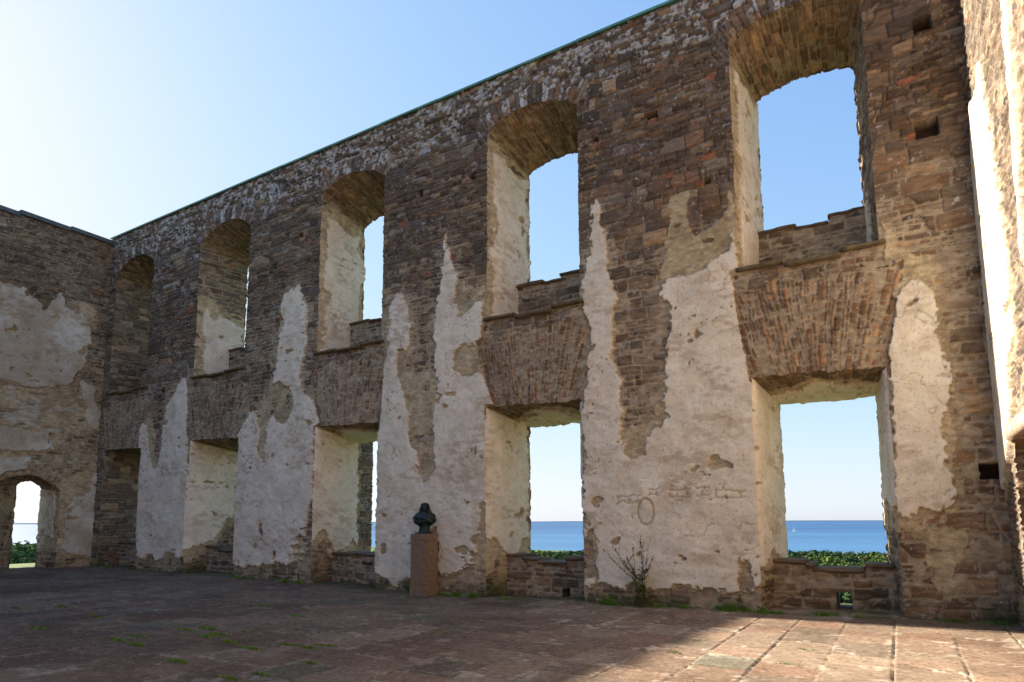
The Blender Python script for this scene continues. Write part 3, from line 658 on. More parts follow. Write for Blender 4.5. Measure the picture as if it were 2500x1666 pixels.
# parapets in the lower openings, each with its drain
for k, b in enumerate(BAYS):
    xl, xr = b['l']; il, ir = b['ins']; f0 = float(floor_z((xl+xr)/2, 13))-.05
    if k == 0: tops = [(xl, xr, .85)]
    elif k == 2: tops = [(xl, xr, .71)]
    elif k == 3: tops = [(xl, xl+.60, .80), (xl+.60, xl+.98, .72), (xl+.98, xl+1.72, .655), (xl+1.72, xr, .75)]
    else: tops = [(xl, xl+.68, .82), (xl+.68, xl+.82, .76), (xl+.82, xl+1.66, .685), (xl+1.66, xr, .79)]
    hx = {4: (-1.08, -.83), 3: (-6.62, -6.42), 2: (-12.10, -11.92)}.get(k)
    hl = []
    if hx: hz = f0+ (.37 if k == 4 else .26); hl = [[(hx[0], f0+.045), (hx[1], f0+.045), (hx[1], hz), (hx[0], hz)]]
    parapet(xl+il*.44-.02, xr-ir*.44+.02, YW+.70, YW+1.42, f0, tops, 330+k, main, 'parapet', hl, warm=.45 if k > 2 else .1, moss=True)
# copper strip along the wall head
bm = bmesh.new()
def bar(bm, x0, x1, y0, y1, z0, z1, bev=0):
    r = bmesh.ops.create_cube(bm, size=1)
    for v in r['verts']: v.co = Vector(((x0+x1)/2+v.co.x*(x1-x0), (y0+y1)/2+v.co.y*(y1-y0), (z0+z1)/2+v.co.z*(z1-z0)))
    return r
def bm_obj(name, bm, mat, parent=None, smooth=False):
    me = bpy.data.meshes.new(name); bm.to_mesh(me); bm.free(); me.materials.append(mat)
    if smooth:
        for p in me.polygons: p.use_smooth = True
    o = bpy.data.objects.new(name, me); C.objects.link(o)
    if parent: o.parent = parent
    return o
g = random.Random(3); x = XL-.1
while x < XR+1.5:
    xe = x+2.0; dz = g.uniform(-.006, .006)
    bar(bm, x, xe-.01, YW-.055, YW+TH+.08, ZTOP+.01+dz, ZTOP+.035+dz); bar(bm, x, xe-.01, YW-.067, YW-.056, ZTOP-.022+dz, ZTOP+.033+dz); x = xe
bm_obj('coping_strip', bm, M_COPPER, main)

# ================================================================== LEFT (END) WALL
left = thing('ruined_wall', 'end wall on the left with an arched doorway and one broad grey plaster patch', 'wall')
F_ = [(9.2, -.5), (11.36, -.5), (11.36, 2.72)]+arch_pts(9.2, 2.72, 11.36, 2.72, 3.24)+[(9.2, 2.72)]
B_ = [(10.55, -.5), (11.36, -.5), (11.34, 2.86)]+arch_pts(10.55, 2.98, 11.34, 2.86, 3.14)+[(10.55, 2.98)]
f, bb, t = densify(F_, B_, ['B', 'R']+['T']*10+['L'], seed=77, nf=.015, nb=.02)
lh = dict(f=f, b=bb, t=t, c=CLEAN[id(f)][1])
def ztop_l(y): return 12.44-.06*np.clip(11-y, 0, 30)
def surf_left(u, v):
    sw = sdf(list(LWHITE.values()), u, v); stn = sdf(list(LTAN.values()), u, v)
    low = 1-ss(5.5, 9.5, v)
    fill = -.030+.026*low+.02*ss(-.4, .1, stn)
    moss = ss(.35, .02, v)*.6*ss(.4, .62, fbm(u*2.2, v*3, 811, 3))
    d, i, hh = masonry(u, v, 72, (.05, .15), (1.5, 4.5))
    r = np.hypot(u-10.28, v-1.9); th = np.arctan2(u-10.28, v-1.9)*1.3
    m = (r < 1.75) & (v > 2.6) & (np.abs(u-10.28) < 1.25)
    df, jf, _ = masonry(r, th, 93, (.06, .12), (2.6, 5.), .01, 0, .015)
    d = np.where(m, df, d); i = np.where(m, jf+8e5, i)
    h, col, lay = surface(u, v, 72, np.where(m & (sw < .1), -9, sw), stn, fill, .10+.25*ss(6, 3, v), np.full(u.shape, .10), moss, (d, i, hh))
    st_ = ss(.40, .62, fbm(u*.7, v*1.1, 820, 4)); col = np.where(lay[..., None] > .5, mix(col*c3(.80, .83, .88), col*c3(.56, .50, .44), st_*.8), mix(col, col*c3(.8, .72, .64), st_*.6))
    rem_ = (ss(.56, .60, fbm(u*3, v*5, 821, 4)) * (v < 6.2) * (v > 3.6) * (lay < .5))[..., None]
    return h, col*(1-rem_*.75)+c3(.50, .45, .38)*rem_*.75, lay
yl = np.concatenate([np.arange(-21, 7.5, .4), np.arange(7.5, 12.53, .030)])
SL = sheet(yl, np.linspace(-.5, 12.3, 430), [lh], surf_left, lambda a, b, h: np.stack([XL+h, a, np.where(b > 0, b*ztop_l(a)/12.3, b)], 1))
emit_sheet(SL, left)
def jamb_left(tt, s, dep, y, z):
    d, i, hh = masonry(np.where(tt == 'T', dep, dep+3), np.where(tt == 'T', s, z), 260)
    L_ = tt == 'L'; R_ = tt == 'R'
    sw = np.where(R_, np.minimum(np.minimum(dep-.25, 1.35-dep), z-1.0+.9*(fbm(dep*2, z*1.5, 262, 3)-.5)), -9.)
    stn = np.where(L_, -.02+.5*(fbm(dep*2, z*1.3, 261, 3)-.5), np.where(tt == 'T', -.02, z-.6))
    return surface(dep+z*0, np.where(tt == 'T', s, z), 260, sw, stn, np.where(L_, .0, -.01), .35+0*z, np.full(z.shape, -1.), None, (d, i, hh))
reveal(SL, 0, lh, np.concatenate([[0, .02], np.linspace(.06, 1.42, 36)]), jamb_left, lambda a, b, d: np.stack([XL-d, a, b*ztop_l(a)/12.3*0+b], -1), left, 'door_reveal')
q = lh['b']
SLo = sheet(np.concatenate([np.arange(-21, 8, 1.), np.arange(8, 14.2, .08)]), np.concatenate([np.arange(-3, 4, .08), np.arange(4, 12.4, .6)]), [dict(f=q+(q.mean(0)-q)*.02, b=q, t=t)], surf_plain(73), lambda a, b, h: np.stack([XL-1.39-h*.5, a, b], 1), True)
emit_sheet(SLo, left, ('outer_face', 'plaster'))
bm = bmesh.new(); y = -21
while y < 12.5:
    y2 = min(y+1.6, 12.7); zz = float(ztop_l(y+.8)); r = bar(bm, XL-1.45, XL+.07, y, y2-.008, zz+.0, zz+.05); bar(bm, XL+.071, XL+.082, y, y2-.008, zz-.10, zz+.048); y = y2
bm_obj('coping_strip', bm, M_LEAD, left)

# ================================================================== RIGHT WALL (sunlit)
right = thing('ruined_wall', 'sunlit wall at the right edge with bright white plaster and a doorway lintel', 'wall')
F_ = [(8.9, -.5), (11.37, -.5), (11.37, 2.72), (8.9, 2.72)]
B_ = F_
f, bb, t = densify(F_, B_, ['B', 'R', 'T', 'L'], seed=78, nf=.012, nb=.012)
rh = dict(f=f, b=bb, t=t, c=CLEAN[id(f)][1])
RW = [[(12.6, 7.2), (12.1, 8.2), (11.5, 8.0), (11.0, 8.3), (10.5, 7.4), (10.3, 6.2), (10.15, 5), (10.1, 3.9), (10.9, 3.75), (11.15, 3.0), (11.5, 2.8), (11.9, 2.3), (12.6, 2.0)], [(9.0, 9.6), (8.3, 9.5), (8.4, 7.2), (8.9, 5.0), (9.1, 4.5), (8.8, 6.8)]]
def surf_right(u, v):
    sw = sdf(RW, u, v); stn = sw-.05+.5*(fbm(u*.8, v*.5, 900, 3)-.45)
    d, i, hh = masonry(u, v, 74, (.05, .14), (1.5, 4.))
    h, col, lay = surface(u, v, 74, sw, stn, np.full(u.shape, -.022), .2, np.full(u.shape, -1.), None, (d, i, hh), .1)
    return h, col*.86, lay
yr = np.concatenate([np.arange(-21, 6.5, .4), np.arange(6.5, 12.53, .022)])
SR = sheet(yr, np.linspace(-.5, 12.6, 560), [rh], surf_right, lambda a, b, h: np.stack([XR-h, a, b], 1), True)
emit_sheet(SR, right)
reveal(SR, 0, rh, np.concatenate([[0, .02], np.linspace(.06, 1.5, 40)]), lambda tt, s, dep, y, z: surface(dep, np.where(tt == 'T', s, z), 265, np.full(z.shape, -9.), np.full(z.shape, -.2), np.full(z.shape, -.02), .35, np.full(z.shape, -1.), None, masonry(dep, np.where(tt == 'T', s, z), 265)),
       lambda a, b, d: np.stack([XR+d, a, b], -1), right, 'door_reveal')
slab('lintel', right, XR-.06, XR+.35, 8.7, 11.44, 2.72, 2.95, 511, amp=.006, colr=(.42, .31, .23))
SRo = sheet(np.arange(-21, 14.2, .9), np.arange(-.5, 12.7, .9), [], surf_plain(75), lambda a, b, h: np.stack([XR+1.5-h, a, b], 1))
emit_sheet(SRo, right, ('outer_face', 'plaster'))
bm = bmesh.new(); bar(bm, XR-.05, XR+1.55, -21, 12.35, 12.615, 12.65); bm_obj('coping_strip', bm, M_COPPER, right)

# buttress outside the third bay
P_ = [(-15.2, -13.83)]
butt = thing('buttress', 'dark rough stone buttress outside, seen through the lower middle window', 'buttress')
Sb = sheet(np.arange(14.08, 14.72, .03), np.arange(-3, 5.8, .03), [], surf_plain(76), lambda a, b, h: np.stack([-13.83+h, a, b], 1)); emit_sheet(Sb, butt, ('side_face', 'plaster'))
Sb = sheet(np.arange(-15.6, -13.82, .05), np.arange(-3, 5.8, .05), [], surf_plain(77), lambda a, b, h: np.stack([a, 14.70+h, b], 1)); emit_sheet(Sb, butt, ('end_face', 'plaster'))
slab('capstone', butt, -15.65, -13.78, 14.07, 14.76, 5.76, 5.86, 77, colr=(.14, .12, .1))
# ================================================================== FLOOR
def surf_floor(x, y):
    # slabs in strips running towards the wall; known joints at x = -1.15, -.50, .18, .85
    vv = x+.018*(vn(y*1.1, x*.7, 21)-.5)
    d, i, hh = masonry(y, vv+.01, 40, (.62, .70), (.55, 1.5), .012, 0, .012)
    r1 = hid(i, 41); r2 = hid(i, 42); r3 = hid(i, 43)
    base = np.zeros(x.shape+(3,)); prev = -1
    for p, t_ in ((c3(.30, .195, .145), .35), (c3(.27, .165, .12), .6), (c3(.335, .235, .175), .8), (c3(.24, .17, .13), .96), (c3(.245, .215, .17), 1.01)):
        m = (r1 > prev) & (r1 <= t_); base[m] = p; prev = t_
    base *= (.66+.26*r2)[..., None]*c3(.99, 1.04, .95)*(.60+.50*ss(-10, -1, x))[..., None]  # darker on the shaded left, paler on the sunlit right: light put into colour
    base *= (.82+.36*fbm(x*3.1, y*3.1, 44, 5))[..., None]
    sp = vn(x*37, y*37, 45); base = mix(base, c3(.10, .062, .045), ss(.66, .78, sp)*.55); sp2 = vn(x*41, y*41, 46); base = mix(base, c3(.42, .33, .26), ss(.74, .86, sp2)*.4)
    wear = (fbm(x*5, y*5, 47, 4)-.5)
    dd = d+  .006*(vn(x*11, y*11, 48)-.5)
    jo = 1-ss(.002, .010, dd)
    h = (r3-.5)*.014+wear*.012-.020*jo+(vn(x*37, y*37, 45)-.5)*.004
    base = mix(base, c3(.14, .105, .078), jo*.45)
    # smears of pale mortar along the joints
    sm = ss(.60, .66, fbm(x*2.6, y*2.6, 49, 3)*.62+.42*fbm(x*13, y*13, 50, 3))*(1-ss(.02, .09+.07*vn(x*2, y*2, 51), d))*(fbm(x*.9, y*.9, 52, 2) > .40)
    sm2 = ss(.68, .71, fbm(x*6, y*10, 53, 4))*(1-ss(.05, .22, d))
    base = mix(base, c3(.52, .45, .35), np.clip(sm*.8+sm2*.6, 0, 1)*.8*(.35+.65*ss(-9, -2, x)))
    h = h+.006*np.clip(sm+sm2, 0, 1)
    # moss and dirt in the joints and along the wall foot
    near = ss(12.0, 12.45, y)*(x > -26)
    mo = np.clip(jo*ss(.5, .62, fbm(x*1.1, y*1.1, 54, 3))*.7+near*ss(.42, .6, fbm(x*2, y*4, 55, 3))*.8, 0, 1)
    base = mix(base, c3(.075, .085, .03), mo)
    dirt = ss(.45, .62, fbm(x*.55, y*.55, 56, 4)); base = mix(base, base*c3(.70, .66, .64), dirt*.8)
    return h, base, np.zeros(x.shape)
def flat_sheet(name, us, vs, zoff=0):
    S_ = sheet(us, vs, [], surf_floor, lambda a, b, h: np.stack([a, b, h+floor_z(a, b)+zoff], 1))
    return S_
uf = [XL-1.5]
while uf[-1] < XR+1.7: uf.append(uf[-1]+.0021*math.hypot(uf[-1], 9))
uf = np.array(uf); vf = [3.4]
while vf[-1] < 14.2: vf.append(vf[-1]+max(.011, .0017*vf[-1]))
vf = np.array(vf)
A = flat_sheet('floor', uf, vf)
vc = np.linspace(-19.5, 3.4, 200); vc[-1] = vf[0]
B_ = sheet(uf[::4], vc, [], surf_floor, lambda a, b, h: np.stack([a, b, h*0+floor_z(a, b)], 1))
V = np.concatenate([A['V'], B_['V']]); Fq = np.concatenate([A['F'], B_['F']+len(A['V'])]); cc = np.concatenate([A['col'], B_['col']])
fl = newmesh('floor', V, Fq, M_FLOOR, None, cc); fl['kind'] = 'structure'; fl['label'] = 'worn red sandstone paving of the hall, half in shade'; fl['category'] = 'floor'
del A, B_, V, Fq, cc

# ================================================================== TERRAIN, SEA, FOREST
def terr(x, y):
    """plateau with the castle, scarp, woods down to the shore"""
    r = np.maximum(np.maximum(y-15.5, -x-44)*1.0-6*ss(28, 34, -x), 0)
    lf = ss(1.2, 1.9, -x/np.maximum(y, 8))
    z = -.12-(24-13*lf)*ss(0, 60, r)-(7-1*lf)*ss(50, 560, r)-(2+13*lf)*ss(450, 700, r)-6*ss(690, 760, r)
    z = z-.95*ss(28.0, 29.2, -x)
    z = z-1.2*ss(15.2, 17.5, y)*(x > -29)
    return z+.4*(fbm(x*.05, y*.05, 60, 3)-.5)*ss(20, 44, np.maximum(y, -x-24))
gx = np.concatenate([-np.geomspace(1500, 42, 40), np.arange(-40, 8, .9), np.geomspace(8, 1500, 34)])
gy = np.concatenate([-np.geomspace(800, 22, 16), np.arange(-21, 30, .9), np.geomspace(30, 1500, 60)])
X, Y = np.meshgrid(gx, gy, indexing='ij'); Z = terr(X, Y)
ins = (X > XL-1.2) & (X < XR+1.3) & (Y > -20) & (Y < 14.0); Z = np.where(ins, Z-.35, Z)
n1, n2 = X.shape; idx = np.arange(n1*n2).reshape(n1, n2)
Fq = np.stack([idx[:-1, :-1], idx[1:, :-1], idx[1:, 1:], idx[:-1, 1:]], -1).reshape(-1, 4)
M_GR = mat_simple('grassy_ground', (.10, .135, .035), .95, 0, .6, .3, .3, spec=.1, col2=(.06, .095, .025))
o = newmesh('ground', np.stack([X, Y, Z], -1).reshape(-1, 3), Fq, M_GR); o['kind'] = 'structure'; o['label'] = 'grassy scarp falling from the castle towards the shore'; o['category'] = 'ground'
# gravel path outside the doorway
ax = np.arange(-43, -29.3, .25); ay = np.arange(8, 19.5, .25); X, Y = np.meshgrid(ax, ay, indexing='ij')
n1, n2 = X.shape; idx = np.arange(n1*n2).reshape(n1, n2); Fq = np.stack([idx[:-1, :-1], idx[1:, :-1], idx[1:, 1:], idx[:-1, 1:]], -1).reshape(-1, 4)
M_GV = mat_simple('gravel', (.24, .2, .15), .95, 0, 30, .35, .4, spec=.1)
o = newmesh('path', np.stack([X, Y, X*0-1.03+.05*fbm(X, Y, 3, 3)], -1).reshape(-1, 3), Fq, M_GV); o['kind'] = 'structure'; o['label'] = 'pale gravel path outside the arched doorway'; o['category'] = 'path'
# sea
m = bpy.data.materials.new('sea_water'); m.use_nodes = True; t_ = m.node_tree; N = t_.nodes; L = t_.links; b = N['Principled BSDF']
b.inputs['Roughness'].default_value = .45; b.inputs['Specular IOR Level'].default_value = .22
tc = N.new('ShaderNodeTexCoord'); mp = N.new('ShaderNodeMapping'); mp.inputs['Scale'].default_value = (.012, .03, .03)
nz = N.new('ShaderNodeTexNoise'); nz.inputs['Scale'].default_value = 6; nz.inputs['Detail'].default_value = 9; nz.inputs['Roughness'].default_value = .65
nb_ = N.new('ShaderNodeTexNoise'); nb_.inputs['Scale'].default_value = .12; nb_.inputs['Detail'].default_value = 4
cr = N.new('ShaderNodeValToRGB'); e = cr.color_ramp.elements; e[0].position = .43; e[0].color = (.010, .055, .15, 1); e[1].position = .57; e[1].color = (.024, .095, .215, 1)
mm = N.new('ShaderNodeMath'); mm.operation = 'ADD'; m2 = N.new('ShaderNodeMath'); m2.operation = 'MULTIPLY'; m2.inputs[1].default_value = .5
L.new(tc.outputs['Object'], mp.inputs[0]); L.new(mp.outputs[0], nz.inputs[0]); L.new(mp.outputs[0], nb_.inputs[0])
L.new(nz.outputs[0], mm.inputs[0]); L.new(nb_.outputs[0], mm.inputs[1]); L.new(mm.outputs[0], m2.inputs[0]); L.new(m2.outputs[0], cr.inputs[0])
vl = N.new('ShaderNodeVectorMath'); vl.operation = 'LENGTH'; L.new(tc.outputs['Object'], vl.inputs[0])      # paler shallows near the shore
sh = N.new('ShaderNodeMapRange'); sh.inputs[1].default_value = 600; sh.inputs[2].default_value = 3200; sh.inputs[3].default_value = .45; sh.inputs[4].default_value = 0; L.new(vl.outputs['Value'], sh.inputs[0])
mx = N.new('ShaderNodeMix'); mx.data_type = 'RGBA'; L.new(sh.outputs[0], mx.inputs[0]); L.new(cr.outputs[0], mx.inputs[6]); mx.inputs[7].default_value = (.08, .21, .34, 1)
L.new(mx.outputs[2], b.inputs['Base Color'])
bp = N.new('ShaderNodeBump'); bp.inputs['Strength'].default_value = .6; bp.inputs['Distance'].default_value = 2; L.new(nz.outputs[0], bp.inputs['Height']); L.new(bp.outputs[0], b.inputs['Normal'])
bm = bmesh.new(); bmesh.ops.create_circle(bm, cap_ends=True, segments=128, radius=45000)
for v in bm.verts: v.co.z = -35
sea = bm_obj('water', bm, m); sea['kind'] = 'structure'; sea['label'] = 'blue sea reaching the horizon'; sea['category'] = 'sea'
# low mainland coast on the horizon
M_COAST = mat_simple('far_coast', (.05, .09, .14), 1, 0, .001, .1, 0, spec=0)
bm = bmesh.new(); vsb = []
for k in range(161):
    a = math.radians(-20+150*k/160); R_ = 26000
    hh = 12+38*float(fbm(np.array([k*.11]), np.array([.5]), 66, 3)[0])
    p = [Vector((-math.sin(a)*R_*s_, math.cos(a)*R_*s_, z)) for s_, z in ((1, -36), (1.01, -35+hh*.7), (1.04, -35+hh), (1.09, -36))]
    vsb.append([bm.verts.new(q) for q in p])
for k in range(160):
    for j in range(3): bm.faces.new((vsb[k][j], vsb[k+1][j], vsb[k+1][j+1], vsb[k][j+1]))
o = bm_obj('hills', bm, M_COAST, smooth=True); o['kind'] = 'structure'; o['label'] = 'thin dark mainland coast on the horizon'; o['category'] = 'coast'

# forest: thousands of crowns made of leaf-sized clumps, one mass
rng = np.random.RandomState(5)
def crown_template(nl, seed, sz):
    g = np.random.RandomState(seed); V = []; F_ = []; cl = []
    nc = 9; cen = g.randn(nc, 3)*[.42, .42, .26]; cen[:, 2] += .1
    for k in range(nl):
        c = cen[g.randint(nc)]; dr = g.randn(3); dr /= np.linalg.norm(dr); dr[2] = abs(dr[2])*.9-.15
        p = c+dr*(.34+.16*g.rand())
        a = g.randn(3); a /= np.linalg.norm(a); n_ = dr+.28*g.randn(3); u_ = np.cross(n_, a); u_ /= np.linalg.norm(u_)+1e-9; w_ = np.cross(n_, u_); w_ /= np.linalg.norm(w_)+1e-9
        s = sz*(.6+.8*g.rand()); b0 = len(V)
        V += [p-u_*s, p+w_*s*.8, p+u_*s, p-w_*s*.8]; F_.append([b0, b0+1, b0+2, b0+3])
        q = .8+.4*g.rand(); cl += [q]*4
    return np.array(V), np.array(F_), np.array(cl)
tpl_far = [crown_template(170, s, .12) for s in range(5)]
tpl_near = [crown_template(900, s+20, .075) for s in range(3)]
Vs, Fs, Cs = [], [], []; off = 0
def add_crown(x, y, z, r, near, colr):
    global off
    V, F_, cl = (tpl_near if near else tpl_far)[rng.randint(3)]
    a = rng.rand()*6.28; R2 = np.array([[math.cos(a), -math.sin(a), 0], [math.sin(a), math.cos(a), 0], [0, 0, 1]])
    Vs.append(V@R2.T*[r, r, r*.95]+[x, y, z]); Fs.append(F_+off); off += len(V)
    Cs.append(np.array(colr)[None]*cl[:, None])
GC = [(.055, .088, .026), (.040, .066, .028), (.07, .105, .028), (.034, .058, .028), (.10, .125, .034)]
cnt = 0
for ring in range(112):
    rr = 62*(1.0225**ring)
    if rr > 735: break
    a0, a1 = -16, 76
    step = math.degrees(max(4.6, rr*.0095)/rr)
    a = a0
    while a < a1:
        ang = math.radians(a+rng.uniform(-.5, .5)*step); r_ = rr*(1+rng.uniform(-.03, .03))
        x, y = -math.sin(ang)*r_, math.cos(ang)*r_+1
        a += step
        # only where an opening can look, with a margin for a moved viewpoint
        dg = math.degrees(ang)
        if not (-7 < dg < 14 or 23 < dg < 35 or 39 < dg < 48 or 61 < dg < 73): continue
        if rr < (62 if dg < 55 else 64): continue
        if -x < 40 and dg > 55: continue
        if math.hypot(x, y) > 705: continue
        rad = max(3.2, min(4.4, 2.4+rr*.004))*rng.uniform(.6, 1.35); z = float(terr(np.array([x]), np.array([y]))[0])+rad*.75+.5
        top = 1.6-rr*((.042 if dg < 16 else .045) if dg < 36 else (.047 if dg < 55 else .026))
        z = min(z+1.5, top+2.2*(vn(np.array([x*.02]), np.array([y*.02]), 19)[0]-.8)*(rr > 250)*rr/250-rad*(.85+.5*rng.rand()))
        c = GC[rng.randint(5)] if vn(np.array([x*.025]), np.array([y*.012]), 9)[0] > .5 else GC[1 if rng.rand() < .5 else 3]
        if dg > 55: c = tuple(q*1.7 for q in c)
        add_crown(x, y, z, rad*(1.25 if rr > 100 else 1), rr < 90, c); cnt += 1
print('crowns', cnt)
M_LEAF = mat_masonry('leaf_green', 1, 2, .2, 0, (1, 1, 1), 0)
if off:
    V = np.concatenate(Vs); Fq = np.concatenate(Fs); cc = np.concatenate(Cs)
    o = newmesh('forest', V, Fq, M_LEAF, None, cc, smooth=False); tag(o, 'green treetops of the shore wood below the castle', 'forest', kind='stuff')
del Vs, Fs, Cs

# sailboat
bt = thing('sailboat', 'tiny white sailboat on the blue sea in the right window', 'sailboat', loc=(-283, 2160, -35))
M_SAIL = mat_simple('white_sail', (.8, .8, .8), .7, 0, 2, .03, 0)
M_HULL = mat_simple('hull_paint', (.7, .7, .72), .4, 0, 2, .05, 0)
bm = bmesh.new(); R_ = []
for k in range(9):
    t = k/8; xx = -6+12*t; wd = 1.7*math.sin(math.pi*min(1, t*.62+.38))**.7 if k < 8 else .05; dp = 1.2
    R_.append([bm.verts.new((xx, s_*wd*q, zz)) for s_, q, zz in ((-1, 1, 1.1), (-1, .7, -.2), (0, 1, -.6), (1, .7, -.2), (1, 1, 1.1))])
for k in range(8):
    for j in range(4): bm.faces.new((R_[k][j], R_[k+1][j], R_[k+1][j+1], R_[k][j+1]))
    bm.faces.new((R_[k][4], R_[k+1][4], R_[k+1][0], R_[k][0]))
bm.faces.new(R_[0])
bm_obj('hull', bm, M_HULL, bt)
bm = bmesh.new(); bmesh.ops.create_cone(bm, cap_ends=True, segments=10, radius1=.12, radius2=.07, depth=16, matrix=Matrix.Translation((1, 0, 9))); bm_obj('mast', bm, M_HULL, bt)
def sail(pts, nm):
    bm = bmesh.new(); n = 8; rows = []
    for k in range(n+1):
        t = k/n; a = Vector(pts[0]).lerp(Vector(pts[2]), t); b_ = Vector(pts[1]).lerp(Vector(pts[2]), t)
        rows.append([bm.verts.new(a.lerp(b_, j/6)+Vector((0, .5*math.sin(math.pi*j/6)*(1-t), 0))) for j in range(7)])
    for k in range(n):
        for j in range(6): bm.faces.new((rows[k][j], rows[k][j+1], rows[k+1][j+1], rows[k+1][j]))
    o = bm_obj(nm, bm, M_SAIL, bt, True); md = o.modifiers.new('s', 'SOLIDIFY'); md.thickness = .05
sail([(.8, 0, 2), (-5.2, .6, 2.2), (.9, 0, 16.5)], 'mainsail'); sail([(6, 0, 1.4), (1.4, .3, 1.8), (1.2, 0, 13.5)], 'headsail')

# railing outside the doorway
ra = thing('metal_railing', 'thin dark metal railing on the terrace outside the arched doorway', 'railing')
p0 = Vector((-35.94, 10.3, -1.0)); p1 = Vector((-33.2, 17.2, -1.0)); dr = (p1-p0).normalized(); ln = (p1-p0).length
def rod(a, b_, r, nm, par, seg=8):
    bm = bmesh.new(); d_ = b_-a
    bmesh.ops.create_cone(bm, cap_ends=True, segments=seg, radius1=r, radius2=r, depth=d_.length, matrix=Matrix.Translation((a+b_)/2) @ d_.to_track_quat('Z', 'Y').to_matrix().to_4x4())
    return bm_obj(nm, bm, M_IRON, par, True)
for k in range(4):
    p = p0+dr*(ln*k/3); rod(p-Vector((0, 0, .2)), p+Vector((0, 0, 1.14)), .032, 'post', ra)
for z in (1.06, .55): rod(p0+Vector((0, 0, z)), p1+Vector((0, 0, z)),   .018 if z < 1 else .022, 'rail', ra)

# ================================================================== PEDESTAL AND BUST
px_, py_ = -9.66, 12.06; zf = float(floor_z(np.array([px_]), np.array([py_]))[0])
pd = thing('pedestal', 'square red sandstone pedestal under the dark bust', 'pedestal', loc=(px_, py_, zf))
M_PED2 = M_PED
def tbox(nm, w0, w1, z0, z1, bev=.008):
    bm = bmesh.new(); r = bmesh.ops.create_cube(bm, size=1)
    for v in r['verts']:
        w_ = w1 if v.co.z > 0 else w0; v.co = Vector((v.co.x*w_, v.co.y*w_, z0 if v.co.z < 0 else z1))
    bmesh.ops.bevel(bm, geom=bm.edges[:], offset=bev, segments=2, affect='EDGES'); return bm_obj(nm, bm, M_PED, pd)
tbox('shaft', .455, .45, .25, 1.285); tbox('cap', .46, .46, 1.288, 1.43, .006); tbox('plinth', .475, .475, -.05, .247)
bu = thing('bust', 'dark bronze bust of a man with long curled hair and draped shoulders', 'bust', loc=(px_, py_, zf+1.43))
bu.rotation_euler = (0, 0, math.radians(26)); bu.scale = (1.02, 1.02, 1.0)
def loft(nm, rings, mat, par, disp=None, nseg=40, cap=True):
    """rings: (cx, cy, z, rx, ry, squareness)"""
    bm = bmesh.new(); R_ = []
    for (cx, cy, z, rx, ry, sq) in rings:
        row = []
        for k in range(nseg):
            a = 2*math.pi*k/nseg; c_, s_ = math.cos(a), math.sin(a)
            x = math.copysign(abs(c_)**sq, c_)*rx; y = math.copysign(abs(s_)**sq, s_)*ry
            p = Vector((cx+x, cy+y, z))
            if disp: p = disp(p, a, z)
            row.append(bm.verts.new(p))
        R_.append(row)
    for i in range(len(R_)-1):
        for k in range(nseg): bm.faces.new((R_[i][k], R_[i][(k+1) % nseg], R_[i+1][(k+1) % nseg], R_[i+1][k]))
    if cap: bm.faces.new(R_[0][::-1]); bm.faces.new(R_[-1])
    return bm_obj(nm, bm, mat, par, True)
def interp_rings(keys, n):
    ks = np.array(keys); t = np.linspace(0, 1, n); tk = np.linspace(0, 1, len(keys))
    tk = (ks[:, 2]-ks[0, 2])/(ks[-1, 2]-ks[0, 2])
    return [tuple(np.interp(q, tk, ks[:, j]) for j in range(6)) for q in t]
loft('socle', interp_rings([(0, 0, 0, .20, .17, .45), (0, 0, .022, .20, .17, .45), (0, 0, .026, .145, .13, .6), (0, 0, .07, .125, .11, .7), (0, 0, .16, .12, .105, .8), (0, 0, .19, .15, .11, .8), (0, 0, .215, .16, .11, .8)], 30), M_BRONZE, bu)
def drape(p, a, z):
    k = 1+.05*math.sin(a*5+z*46)+.03*math.sin(a*11-z*70)
    return Vector((p.x*k, p.y*k, p.z+.014*math.sin(a*4+1)))
loft('torso', interp_rings([(0, 0, .185, .13, .085, .9), (0, -.005, .205, .19, .11, .8), (0, -.01, .235, .232, .125, .78), (0, -.01, .29, .258, .138, .75), (0, -.01, .36, .262, .14, .75), (0, -.005, .42, .238, .13, .8), (0, 0, .465, .19, .11, .85), (0, 0, .50, .12, .09, .95), (0, -.01, .54, .062, .07, 1)], 40), M_BRONZE, bu, drape)
def fold(c, ang, nm):
    bm = bmesh.new(); n = 16; R_ = []
    for k in range(n+1):
        t = k/n; x = -.20+.40*t; z = .27+.13*t+.03*math.sin(t*6); y = -.135-.012*math.sin(math.pi*t)+.03*abs(x)/.2
        R_.append([bm.verts.new((x, y+.018*math.cos(q), z+c+.020*math.sin(q))) for q in np.linspace(0, 2*math.pi, 9)[:-1]])
    for k in range(n):
        for j in range(8): bm.faces.new((R_[k][j], R_[k][(j+1) % 8], R_[k+1][(j+1) % 8], R_[k+1][j]))
    bm_obj(nm, bm, M_BRONZE, bu, True)
fold(0, 0, 'sash_fold'); fold(-.035, 0, 'sash_fold')
